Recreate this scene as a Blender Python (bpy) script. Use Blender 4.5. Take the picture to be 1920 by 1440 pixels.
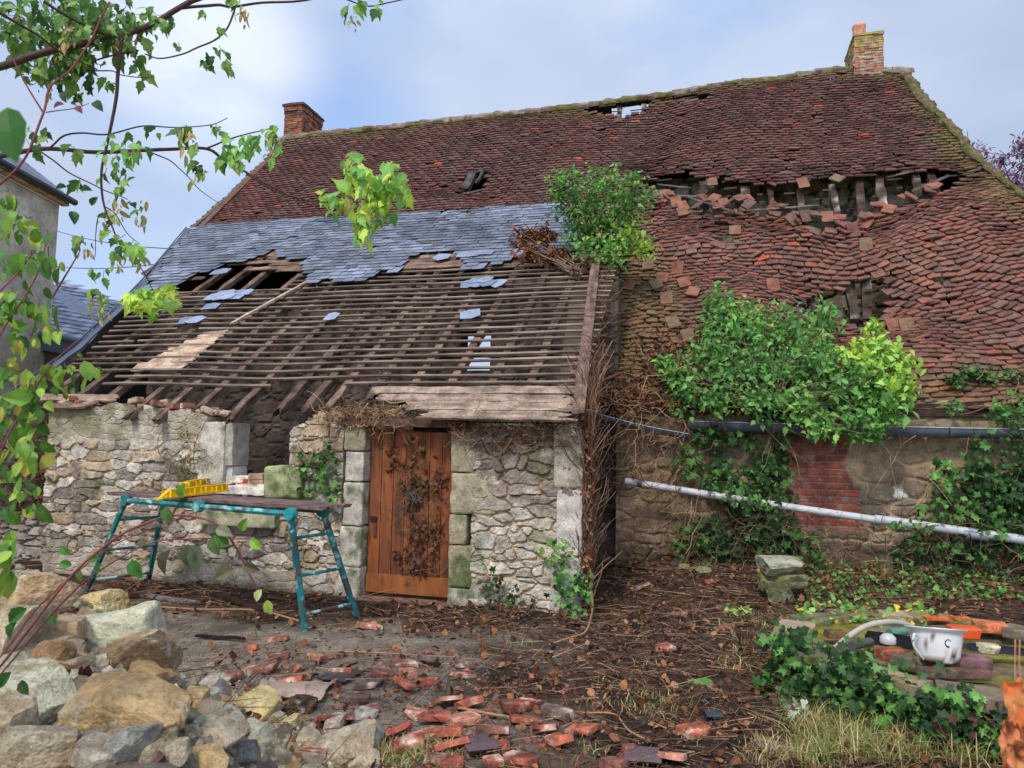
import bpy, math, random
import numpy as np
from math import radians, sin, cos, tan, pi, sqrt, atan2
rng = np.random.default_rng(7)
scene = bpy.context.scene
for o in list(bpy.data.objects): bpy.data.objects.remove(o)
COL = scene.collection
# ------------------------------------------------------------ camera, world, sun
F = 1371.; PITCH = radians(4.6); ROLL = radians(1.1); CH = 1.75
AL = radians(15); C0 = np.array([.72, 7.5, 0.])
def Rx(a): c, s = cos(a), sin(a); return np.array([[1,0,0],[0,c,-s],[0,s,c]])
def Ry(a): c, s = cos(a), sin(a); return np.array([[c,0,s],[0,1,0],[-s,0,c]])
def Rz(a): c, s = cos(a), sin(a); return np.array([[c,-s,0],[s,c,0],[0,0,1]])
CM = Rx(pi/2+PITCH) @ Rz(ROLL); CO = np.array([0, 0, CH])
cam = bpy.data.objects.new('camera', bpy.data.cameras.new('camera')); COL.objects.link(cam)
cam.location = CO; cam.rotation_mode = 'XYZ'
import mathutils
cam.rotation_euler = mathutils.Matrix(CM.tolist()).to_euler('XYZ')
cam.data.sensor_width = 36; cam.data.lens = F/1920*36; cam.data.clip_end = 2000; cam.data.clip_start = .05
cam.data.dof.use_dof = True; cam.data.dof.focus_distance = 8.5; cam.data.dof.aperture_fstop = 9
scene.camera = cam
def ray(px, py): return CM @ np.array([(px-960)/F, -(py-720)/F, -1.])
scene.view_settings.view_transform = 'Standard'; scene.view_settings.look = 'None'
scene.view_settings.exposure = 0.35; scene.view_settings.gamma = 1
scene.view_settings.use_curve_mapping = False
SUN_EL, SUN_AZ = radians(52), radians(205)      # azimuth clockwise from +Y: behind the camera, a little to the left
world = bpy.data.worlds.new('World'); scene.world = world; world.use_nodes = True
nt = world.node_tree; nt.nodes.clear()
def N(t, **k):
    n = nt.nodes.new(t)
    for a, b in k.items(): setattr(n, a, b)
    return n
L = nt.links.new
out = N('ShaderNodeOutputWorld'); sky = N('ShaderNodeTexSky', sky_type='NISHITA', sun_disc=False)
sky.sun_elevation = SUN_EL; sky.sun_rotation = SUN_AZ
tc = N('ShaderNodeTexCoord'); mp = N('ShaderNodeMapping'); L(tc.outputs['Generated'], mp.inputs[0]); mp.inputs['Scale'].default_value = (1, 1, 2.2)
nz = N('ShaderNodeTexNoise'); nz.inputs['Scale'].default_value = 1.7; nz.inputs['Detail'].default_value = 5; nz.inputs['Roughness'].default_value = .5
L(mp.outputs[0], nz.inputs[0])
def blob(px, py, r0, r1):       # 1 inside a cone of r0 degrees about a direction of the sky, 0 outside r1
    d = ray(px, py); d = d/np.linalg.norm(d)
    vm = N('ShaderNodeVectorMath', operation='DOT_PRODUCT'); L(tc.outputs['Generated'], vm.inputs[0]); vm.inputs[1].default_value = tuple(d)
    mr = N('ShaderNodeMapRange', interpolation_type='SMOOTHSTEP'); L(vm.outputs['Value'], mr.inputs[0])
    mr.inputs[1].default_value = cos(radians(r1)); mr.inputs[2].default_value = cos(radians(r0)); return mr.outputs[0]
def M2(op, a, b):
    m = N('ShaderNodeMath', operation=op)
    for i, x in enumerate((a, b)):
        if isinstance(x, (int, float)): m.inputs[i].default_value = x
        else: L(x, m.inputs[i])
    return m.outputs[0]
cl = N('ShaderNodeMapRange', interpolation_type='SMOOTHSTEP'); L(nz.outputs[0], cl.inputs[0]); cl.inputs[1].default_value = .36; cl.inputs[2].default_value = .60
m = M2('MAXIMUM', cl.outputs[0], .35)
m = M2('SUBTRACT', m, M2('MULTIPLY', blob(560, 230, 0, 14), .55))
m = M2('SUBTRACT', m, M2('MULTIPLY', blob(700, 330, 0, 10), .35))
m = M2('ADD', m, M2('MULTIPLY', blob(380, 110, 0, 10), .65))
m = M2('ADD', m, M2('MULTIPLY', blob(950, 60, 2, 16), .35))
mc = N('ShaderNodeClamp'); L(m, mc.inputs[0])
n2 = N('ShaderNodeTexNoise'); n2.inputs['Scale'].default_value = 2.3; n2.inputs['Detail'].default_value = 3; L(mp.outputs[0], n2.inputs[0])
cr = N('ShaderNodeValToRGB'); L(n2.outputs[0], cr.inputs[0])
cr.color_ramp.elements[0].position = .35; cr.color_ramp.elements[0].color = (.38, .46, .62, 1)
cr.color_ramp.elements[1].position = .65; cr.color_ramp.elements[1].color = (.52, .60, .76, 1)
br = N('ShaderNodeMix', data_type='RGBA', blend_type='ADD'); br.inputs['Factor'].default_value = 1
L(cr.outputs[0], br.inputs[6])
gl = N('ShaderNodeVectorMath', operation='SCALE'); gl.inputs[0].default_value = (.26, .25, .22); L(M2('MULTIPLY', blob(400, 140, 0, 9), .9), gl.inputs['Scale'])
L(gl.outputs[0], br.inputs[7])
WARM = (1.22, 1.04, .84)
# brighter cloud deck overhead and behind the camera
sx = N('ShaderNodeSeparateXYZ'); L(tc.outputs['Generated'], sx.inputs[0])
bk = N('ShaderNodeMapRange', interpolation_type='SMOOTHSTEP'); L(sx.outputs['Y'], bk.inputs[0]); bk.inputs[1].default_value = .55; bk.inputs[2].default_value = -.4; bk.inputs[3].default_value = 1.; bk.inputs[4].default_value = 1.5
sc_ = N('ShaderNodeVectorMath', operation='SCALE'); 
wm = N('ShaderNodeMix', data_type='RGBA', blend_type='MULTIPLY'); L(br.outputs[2], wm.inputs[6]); wm.inputs[7].default_value = WARM+(1,); L(M2('SUBTRACT', bk.outputs[0], 1.0), wm.inputs['Factor']); L(wm.outputs[2], sc_.inputs[0]); L(bk.outputs[0], sc_.inputs['Scale'])
sk = N('ShaderNodeVectorMath', operation='SCALE'); L(sky.outputs[0], sk.inputs[0]); sk.inputs['Scale'].default_value = .10
bl = N('ShaderNodeVectorMath', operation='ADD'); L(sk.outputs[0], bl.inputs[0]); bl.inputs[1].default_value = (.13, .21, .40)
mx = N('ShaderNodeMix', data_type='RGBA'); L(mc.outputs[0], mx.inputs['Factor']); L(bl.outputs[0], mx.inputs[6]); L(sc_.outputs[0], mx.inputs[7])
bg = N('ShaderNodeBackground'); bg.inputs[1].default_value = 1.0; L(mx.outputs[2], bg.inputs[0]); L(bg.outputs[0], out.inputs[0])
sl = bpy.data.lights.new('sun', 'SUN'); sl.energy = 1.9; sl.angle = radians(10); sl.color = (1, .95, .87)
sun = bpy.data.objects.new('sun', sl); COL.objects.link(sun)
sd = np.array([sin(SUN_AZ)*cos(SUN_EL), cos(SUN_AZ)*cos(SUN_EL), sin(SUN_EL)])
sun.rotation_euler = mathutils.Vector(sd.tolist()).to_track_quat('Z', 'Y').to_euler(); sun.location = (0, 0, 30)

# ------------------------------------------------------------ geometry frames
UU = np.array([cos(AL), -sin(AL), 0]); VV = np.array([sin(AL), cos(AL), 0])
def toB(p): d = np.asarray(p)-C0; return np.array([d@UU, d@VV, p[2]])
def toW(b): b = np.asarray(b, float); return C0+b[..., 0:1]*UU+b[..., 1:2]*VV+np.concatenate([b[..., 0:1]*0, b[..., 0:1]*0, b[..., 2:3]], -1)
def projB(b):
    q = (toW(b)-CO) @ CM
    return np.stack([960+F*q[..., 0]/-q[..., 2], 720-F*q[..., 1]/-q[..., 2]], -1)
OB = toB(CO)
def hitv(px, py, v): r = ray(px, py); return toB(CO+r*((v-OB[1])/(r@VV)))
def hitz(px, py, z=0.): r = ray(px, py); return CO+r*((z-CH)/r[2])
def atd(px, py, d): r = ray(px, py); return CO+r*d
TL = tan(radians(35)); TP = tan(radians(53)); V0L, Z0L = -.25, 1.98; V0M, Z0M = 2.9, 2.35
def hitp(px, py, v0, z0, t):
    r = ray(px, py); rv = r@VV; return toB(CO+r*((z0-CH+(OB[1]-v0)*t)/(r[2]-rv*t)))
def hitlean(px, py): return hitp(px, py, V0L, Z0L, TL)
def hitmain(px, py): return hitp(px, py, V0M, Z0M, TP)
def inpoly(pts, poly):
    x, y = pts[:, 0], pts[:, 1]; r = np.zeros(len(pts), bool); n = len(poly)
    for i in range(n):
        x1, y1 = poly[i]; x2, y2 = poly[(i+1) % n]
        if y1 == y2: continue
        c = ((y1 > y) != (y2 > y)) & (x < (x2-x1)*(y-y1)/(y2-y1)+x1); r ^= c
    return r
# ------------------------------------------------------------ noise, colour
def vnoise(p, seed=0):
    p = np.asarray(p, float); i = np.floor(p).astype(np.int64); f = p-i; f = f*f*(3-2*f); r = 0
    for dx in (0, 1):
        for dy in (0, 1):
            for dz in (0, 1):
                h = ((i[:, 0]+dx)*374761393+(i[:, 1]+dy)*668265263+(i[:, 2]+dz)*2147483647+seed*974634777) & 0xffffffff
                h = ((h ^ (h >> 13))*1274126177) & 0xffffffff; h = h ^ (h >> 16)
                w = (f[:, 0] if dx else 1-f[:, 0])*(f[:, 1] if dy else 1-f[:, 1])*(f[:, 2] if dz else 1-f[:, 2])
                r = r+w*(h & 0xffff)/65535.
    return r*2-1
def fbm(p, s=1., o=4, seed=0, g=.5):
    r = 0; a = 1.; t = 0
    for k in range(o): r = r+a*vnoise(np.asarray(p)*s, seed+k); t += a; a *= g; s *= 2.03
    return r/t
def sm(a, b, x): t = np.clip((x-a)/(b-a), 0, 1); return t*t*(3-2*t)
def S(r, g, b, k=1.25):
    c = np.array([r, g, b], float)/255; c = np.where(c <= .04045, c/12.92, ((c+.055)/1.055)**2.4)*k
    return np.minimum(c, .8)
def cmix(a, b, t): t = np.asarray(t)[..., None]; return np.asarray(a)*(1-t)+np.asarray(b)*t
# ------------------------------------------------------------ mesh builder
class MB:
    def __init__(s): s.v = []; s.f = []; s.c = []; s.n = 0
    def add(s, v, f, c):
        v = np.asarray(v, float).reshape(-1, 3); f = np.asarray(f, np.int64)
        c = np.broadcast_to(np.asarray(c, float), (len(v), 3)) if np.asarray(c).ndim < 2 else np.asarray(c)
        s.v.append(v); s.f.append(f+s.n); s.c.append(c); s.n += len(v); return s
    def inst(s, tv, tf, R, T, c):       # many copies of one small template in one part
        n = len(T); k = len(tv)
        v = np.einsum('nij,kj->nki', R, tv)+T[:, None, :]
        f = (np.asarray(tf)[None]+(np.arange(n)*k)[:, None, None]).reshape(-1, len(tf[0]))
        c = np.asarray(c); c = np.repeat(c, k, 0) if c.ndim == 2 else c.reshape(-1, 3)
        return s.add(v.reshape(-1, 3), f, c)
    def build(s, name, m, parent=None, smooth=False, loc=None, rz=0):
        if not s.v: return None
        me = bpy.data.meshes.new(name); v = np.concatenate(s.v)
        if loc is not None: v = (v-np.asarray(loc, float)) @ Rz(rz)
        me.vertices.add(len(v)); me.vertices.foreach_set('co', v.ravel())
        li = np.concatenate([f.ravel() for f in s.f]); sz = np.concatenate([np.full(len(f), f.shape[1]) for f in s.f])
        me.loops.add(len(li)); me.loops.foreach_set('vertex_index', li)
        me.polygons.add(len(sz)); me.polygons.foreach_set('loop_start', np.concatenate([[0], np.cumsum(sz)[:-1]])); 
        me.polygons.foreach_set('use_smooth', np.full(len(sz), smooth))
        a = me.color_attributes.new('Col', 'FLOAT_COLOR', 'POINT'); c = np.concatenate(s.c)
        a.data.foreach_set('color', np.concatenate([c, np.ones((len(c), 1))], 1).ravel())
        me.update(calc_edges=True); me.validate(); me.materials.append(m)
        o = bpy.data.objects.new(name, me); COL.objects.link(o)
        if parent is not None: o.parent = parent
        if loc is not None: o.location = loc; o.rotation_euler = (0, 0, rz)
        return o
BOXV = np.array([[x, y, z] for x in (-.5, .5) for y in (-.5, .5) for z in (-.5, .5)])
BOXF = np.array([[0,1,3,2],[4,6,7,5],[0,4,5,1],[2,3,7,6],[0,2,6,4],[1,5,7,3]])
def frame(d, up=(0, 0, 1)):
    d = np.asarray(d, float); d = d/np.linalg.norm(d); x = np.cross(up, d)
    if np.linalg.norm(x) < 1e-6: x = np.array([1., 0, 0])
    x /= np.linalg.norm(x); return np.stack([x, np.cross(d, x), d], 1)
def box(mb, c, sz, R=np.eye(3), col=(.5, .5, .5)): return mb.add((BOXV*np.asarray(sz)) @ np.asarray(R).T+np.asarray(c), BOXF, col)
def gridbox(n):        # a cube surface of 6 subdivided faces
    vs, fs, k = [], [], 0; n = (n, n, n) if isinstance(n, int) else n
    for ax in range(3):
        a, b = (ax+1) % 3, (ax+2) % 3; na, nb = n[a], n[b]
        for sg in (-1, 1):
            g = np.zeros((na+1, nb+1, 3)); g[..., ax] = sg
            g[..., a] = np.linspace(-1, 1, na+1)[:, None]; g[..., b] = np.linspace(-1, 1, nb+1)[None]
            i = np.arange((na+1)*(nb+1)).reshape(na+1, nb+1)+k
            q = np.stack([i[:-1, :-1], i[1:, :-1], i[1:, 1:], i[:-1, 1:]], -1).reshape(-1, 4)
            fs.append(q if sg > 0 else q[:, ::-1]); vs.append(g.reshape(-1, 3)); k += (na+1)*(nb+1)
    return np.concatenate(vs), np.concatenate(fs)
def chip(size, cell=.03, rnd=.15, amp=.006, seed=0, fr=9., maxn=26):    # worn block: rounded, dented box
    size = np.asarray(size, float); n = [int(min(maxn, max(1, round(s/cell)))) for s in size]
    v, f = gridbox(n); h = size/2; r = rnd*min(h)
    p = v*h; q = np.clip(p, -(h-r), h-r); d = p-q; l = np.linalg.norm(d, axis=1)[:, None]
    p = q+np.where(l > 1e-9, d/np.maximum(l, 1e-9)*np.minimum(l, r), 0)
    off = rng.random(3)*50+seed
    nn = p/np.maximum(np.linalg.norm(p, axis=1)[:, None], 1e-9)
    p = p+np.stack([fbm(p+off, fr, 3, 1), fbm(p+off, fr, 3, 5), fbm(p+off, fr, 3, 9)], 1)*amp*1.6
    return p, f
def rock(size, n=16, cuts=9, seed=0, amp=.05):
    r = np.random.default_rng(seed); v, f = gridbox(n); p = v*(1-.06*np.linalg.norm(v, axis=1, keepdims=True)**2/3)/.97
    for k in range(cuts):
        d = r.normal(size=3); d /= np.linalg.norm(d); t = r.uniform(.50, .95)*(1 if abs(d).max() > .9 else 1.08)
        e = np.maximum(0, p@d-t); p = p-e[:, None]*d*r.uniform(.75, 1.)
    o = r.random(3)*40
    nn = p/np.linalg.norm(p, axis=1, keepdims=True)
    rg = 1-np.abs(fbm(p+o, 1.7, 4, seed))*2
    p = p+nn*((rg-.6)*amp*.9+fbm(p+o, 9, 4, seed+7, .65)*amp*.8)[:, None]
    return p*np.asarray(size)/2, f, p, o
def tube(mb, pts, rad, n=6, col=(.3, .2, .1), cap=True):
    pts = np.asarray(pts, float); m = len(pts); rad = np.broadcast_to(np.asarray(rad, float), (m,))
    t = np.gradient(pts, axis=0); t /= np.maximum(np.linalg.norm(t, axis=1, keepdims=True), 1e-9)
    ref = np.array([0, 0, 1.]) if abs(t[:, 2]).mean() < .8 else np.array([1., 0, 0])
    x = np.cross(ref, t); x /= np.maximum(np.linalg.norm(x, axis=1, keepdims=True), 1e-9); y = np.cross(t, x)
    a = np.arange(n)/n*2*pi
    v = pts[:, None]+rad[:, None, None]*(x[:, None]*np.cos(a)[None, :, None]+y[:, None]*np.sin(a)[None, :, None])
    i = np.arange(m*n).reshape(m, n); j = np.roll(i, -1, 1)
    f = np.stack([i[:-1], j[:-1], j[1:], i[1:]], -1).reshape(-1, 4)
    c = np.asarray(col, float); c = np.repeat(c, n, 0) if c.ndim == 2 else c
    b = mb.n; mb.add(v.reshape(-1, 3), f, c)
    if cap:
        for k in (0, m-1):
            cc = c if np.asarray(c).ndim == 1 else c[k*n:(k+1)*n]
            mb.add(v[k], [list(range(n))] if k else [list(range(n))[::-1]], cc)
def spline(pts, k=6):
    p = np.asarray(pts, float)
    if len(p) < 3: return np.stack([p[0]+(p[-1]-p[0])*t for t in np.linspace(0, 1, k+1)])
    q = np.vstack([2*p[0]-p[1], p, 2*p[-1]-p[-2]]); r = []
    for i in range(len(p)-1):
        for t in np.arange(k)/k:
            a, b, c, d = q[i:i+4]; r.append(.5*(2*b+(c-a)*t+(2*a-5*b+4*c-d)*t*t+(3*b-a-3*c+d)*t**3))
    r.append(p[-1]); return np.array(r)
def lathe(mb, prof, n=32, col=(.8, .8, .8), R=np.eye(3), T=(0, 0, 0)):
    prof = np.asarray(prof, float); a = np.arange(n)/n*2*pi
    v = np.stack([prof[:, 0:1]*np.cos(a), prof[:, 0:1]*np.sin(a), np.repeat(prof[:, 1:2], n, 1)], -1)
    i = np.arange(len(prof)*n).reshape(len(prof), n); j = np.roll(i, -1, 1)
    f = np.stack([i[:-1], j[:-1], j[1:], i[1:]], -1).reshape(-1, 4)
    mb.add(v.reshape(-1, 3) @ np.asarray(R).T+np.asarray(T), f, col); return mb
# ------------------------------------------------------------ material: colour attribute + procedural grain
def mat(name, rough=.85, spec=.3, ns=30., na=.35, bump=.3, bs=60., bd=.01, trans=0., metal=0., stretch=(1, 1, 1), blotch=0., fine=0.):
    m = bpy.data.materials.new(name); m.use_nodes = True; t = m.node_tree; t.nodes.clear()
    def A(k): return t.nodes.new(k)
    o = A('ShaderNodeOutputMaterial'); b = A('ShaderNodeBsdfPrincipled'); at = A('ShaderNodeAttribute'); at.attribute_name = 'Col'
    b.inputs['Roughness'].default_value = rough; b.inputs['Specular IOR Level'].default_value = spec; b.inputs['Metallic'].default_value = metal
    tc = A('ShaderNodeTexCoord'); mp = A('ShaderNodeMapping'); mp.inputs['Scale'].default_value = stretch; t.links.new(tc.outputs['Object'], mp.inputs[0])
    n = A('ShaderNodeTexNoise'); n.inputs['Scale'].default_value = ns; n.inputs['Detail'].default_value = 9; n.inputs['Roughness'].default_value = .74
    t.links.new(mp.outputs[0], n.inputs[0])
    r = A('ShaderNodeMapRange'); r.inputs[1].default_value = .3; r.inputs[2].default_value = .7; r.inputs[3].default_value = 1-na; r.inputs[4].default_value = 1+na
    t.links.new(n.outputs[0], r.inputs[0])
    s = A('ShaderNodeVectorMath'); s.operation = 'SCALE'; t.links.new(at.outputs['Color'], s.inputs[0]); t.links.new(r.outputs[0], s.inputs['Scale'])
    c = s.outputs[0]
    if blotch:
        n3 = A('ShaderNodeTexNoise'); n3.inputs['Scale'].default_value = ns*.18; n3.inputs['Detail'].default_value = 4; t.links.new(mp.outputs[0], n3.inputs[0])
        r3 = A('ShaderNodeMapRange'); r3.inputs[1].default_value = .35; r3.inputs[2].default_value = .65; r3.inputs[3].default_value = 1-blotch; r3.inputs[4].default_value = 1+blotch
        t.links.new(n3.outputs[0], r3.inputs[0]); s3 = A('ShaderNodeVectorMath'); s3.operation = 'SCALE'; t.links.new(c, s3.inputs[0]); t.links.new(r3.outputs[0], s3.inputs['Scale']); c = s3.outputs[0]
    if fine:      # pits and grains
        vo = A('ShaderNodeTexVoronoi'); vo.inputs['Scale'].default_value = fine; n5 = A('ShaderNodeTexNoise'); n5.inputs['Scale'].default_value = fine*.5; n5.inputs['Detail'].default_value = 6; t.links.new(mp.outputs[0], n5.inputs[0])
        ad = A('ShaderNodeVectorMath'); ad.operation = 'MULTIPLY_ADD'; t.links.new(n5.outputs['Color'], ad.inputs[0]); ad.inputs[1].default_value = (.05, .05, .05); t.links.new(mp.outputs[0], ad.inputs[2]); t.links.new(ad.outputs[0], vo.inputs[0])
        r5 = A('ShaderNodeMapRange'); t.links.new(vo.outputs['Distance'], r5.inputs[0]); r5.inputs[1].default_value = .0; r5.inputs[2].default_value = .45; r5.inputs[3].default_value = .74; r5.inputs[4].default_value = 1.2
        s5 = A('ShaderNodeVectorMath'); s5.operation = 'SCALE'; t.links.new(c, s5.inputs[0]); t.links.new(r5.outputs[0], s5.inputs['Scale']); c = s5.outputs[0]
    t.links.new(c, b.inputs['Base Color'])
    if bump:
        n2 = A('ShaderNodeTexNoise'); n2.inputs['Scale'].default_value = bs; n2.inputs['Detail'].default_value = 9; n2.inputs['Roughness'].default_value = .74
        t.links.new(mp.outputs[0], n2.inputs[0]); bp = A('ShaderNodeBump'); bp.inputs['Strength'].default_value = bump; bp.inputs['Distance'].default_value = bd
        t.links.new(n2.outputs[0], bp.inputs['Height']); t.links.new(bp.outputs[0], b.inputs['Normal'])
    if trans:
        tr = A('ShaderNodeBsdfTranslucent'); mxs = A('ShaderNodeMixShader'); mxs.inputs[0].default_value = trans
        t.links.new(c, tr.inputs[0]); t.links.new(b.outputs[0], mxs.inputs[1]); t.links.new(tr.outputs[0], mxs.inputs[2]); t.links.new(mxs.outputs[0], o.inputs[0])
    else: t.links.new(b.outputs[0], o.inputs[0])
    return m
Mstone = mat('stone', .92, .2, 45, .34, .9, 50, .02, blotch=.2, fine=85)
Mrock = mat('limestone_rock', .92, .15, 24, .34, 1., 26, .06, blotch=.2, fine=60)
Mtile = mat('clay_tile', .68, .4, 40, .35, .4, 80, .006, blotch=.3)
Mbrick = mat('brick', .9, .15, 50, .4, .8, 60, .015, blotch=.35, fine=110)
Mslate = mat('slate', .42, .5, 25, .22, .25, 60, .004, blotch=.15)
Mwood = mat('weathered_wood', .85, .25, 22, .4, .6, 40, .008, stretch=(.12, 1, 1), blotch=.25)
Mwoodv = mat('weathered_wood_along_slope', .85, .25, 22, .4, .6, 40, .008, stretch=(1, .12, .2), blotch=.25)
Mdoor = mat('door_wood', .6, .35, 26, .3, .4, 50, .004, stretch=(1, 1, .08), blotch=.25)
Mleaf = mat('leaf', .5, .4, 30, .15, 0, trans=.35)
Mdry = mat('dry_leaf', .85, .2, 40, .3, 0, trans=.15)
Mtwig = mat('twig', .85, .2, 40, .3, .3, 80, .003)
Mzinc = mat('zinc', .5, .5, 12, .25, .1, 30, .003, metal=.35, blotch=.2)
Mpvc = mat('pipe_plastic', .45, .45, 14, .14, .05, 40, .002, blotch=.15)
Mpaint = mat('chipped_paint', .5, .4, 30, .18, .4, 60, .004, blotch=.15)
Mplastic = mat('plastic', .4, .45, 30, .1, .1, 60, .002, blotch=.08)
Menamel = mat('enamel', .22, .5, 12, .04, .02, 30, .001)
Mplaster = mat('plaster', .95, .15, 9, .3, .6, 25, .015, blotch=.25)
Mground = mat('gravel', .95, .15, 140, .45, .9, 160, .012, blotch=.2)
Mmoss = mat('moss', .95, .1, 60, .5, .8, 90, .012, blotch=.3)
def tag(o, label=None, cat=None, group=None, kind=None):
    for k, x in (('label', label), ('category', cat), ('group', group), ('kind', kind)):
        if x: o[k] = x
    return o
def empty(name, loc=(0, 0, 0), rz=0):
    o = bpy.data.objects.new(name, None); COL.objects.link(o); o.location = loc; o.rotation_euler = (0, 0, rz); o.empty_display_size = .1; return o
# ------------------------------------------------------------ ground
def gh(x, y):
    x = np.atleast_1d(np.asarray(x, float)); y = np.atleast_1d(np.asarray(y, float))
    p = np.stack([x, y, x*0], 1)
    z = fbm(p, .9, 3, 3)*.025+fbm(p, 5, 3, 8)*.012
    d = (x+.72)*-.74+(y-4.0)*-.67
    z = z+.85*sm(0, 1.45, d)*sm(6.4, 5.5, y)*sm(-.35, -1.0, x)*sm(.7, 1.7, y)
    dx, dy = x-C0[0], y-C0[1]; u = dx*UU[0]+dy*UU[1]; v = dx*VV[0]+dy*VV[1]
    z = z+.22*sm(.7, 2.8, v)*sm(-.2, .6, u)+.05*sm(-.9, -.1, v)*sm(.1, 0, u)
    return z
def ghit(px, py):
    r = ray(px, py); r = r/np.linalg.norm(r); t0, t1 = .8, 16.
    for st in (160, 40):        # two passes: coarse, then fine
        t = np.linspace(t0, t1, st); P = CO+r*t[:, None]; k = np.argmax(P[:, 2] <= gh(P[:, 0], P[:, 1]))
        if P[k, 2] > gh(P[k, 0], P[k, 1])[0]: return P[-1]
        t0, t1 = t[max(0, k-1)], t[k]
    return P[k]
def build_ground():
    def ax(lo, hi, st, far):
        c = np.arange(lo, hi+1e-6, st); g = st*1.25**np.arange(1, 60); s = np.cumsum(g); s = s[s < far]
        return np.concatenate([lo-s[::-1], c, hi+s])
    xs = ax(-5.5, 7.5, .035, 600); ys = ax(1.2, 11.5, .035, 600); X, Y = np.meshgrid(xs, ys, indexing='ij')
    x, y = X.ravel(), Y.ravel(); z = gh(x, y); p = np.stack([x, y, x*0], 1)
    near = (np.abs(x) < 9) & (y < 13) & (y > 0)
    z = np.where(near, z+fbm(p, 22, 3, 2)*.010, z*0-.02)
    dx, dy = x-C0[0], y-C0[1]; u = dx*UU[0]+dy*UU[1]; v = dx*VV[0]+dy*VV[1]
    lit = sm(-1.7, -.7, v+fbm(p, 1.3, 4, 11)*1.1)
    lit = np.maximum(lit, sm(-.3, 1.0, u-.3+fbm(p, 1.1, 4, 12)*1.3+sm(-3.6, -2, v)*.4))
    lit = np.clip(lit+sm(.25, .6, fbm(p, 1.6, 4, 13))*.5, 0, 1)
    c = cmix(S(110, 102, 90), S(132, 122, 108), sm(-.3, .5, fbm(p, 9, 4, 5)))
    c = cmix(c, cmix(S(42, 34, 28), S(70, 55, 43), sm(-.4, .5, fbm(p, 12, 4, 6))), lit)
    gr = sm(.2, .8, u-1.2+fbm(p, .8, 3, 15)*1.2)*sm(-2.8, -3.8, v); c = cmix(c, S(92, 82, 58), gr*.8)
    far = sm(9, 14, np.hypot(x, y-5)); c = cmix(c, S(88, 95, 60), far)
    i = np.arange(len(x)).reshape(X.shape); f = np.stack([i[:-1, :-1], i[1:, :-1], i[1:, 1:], i[:-1, 1:]], -1).reshape(-1, 4)
    o = MB().add(np.stack([x, y, z], 1), f, c).build('ground', Mground, smooth=True); tag(o, kind='structure')
build_ground()
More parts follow.
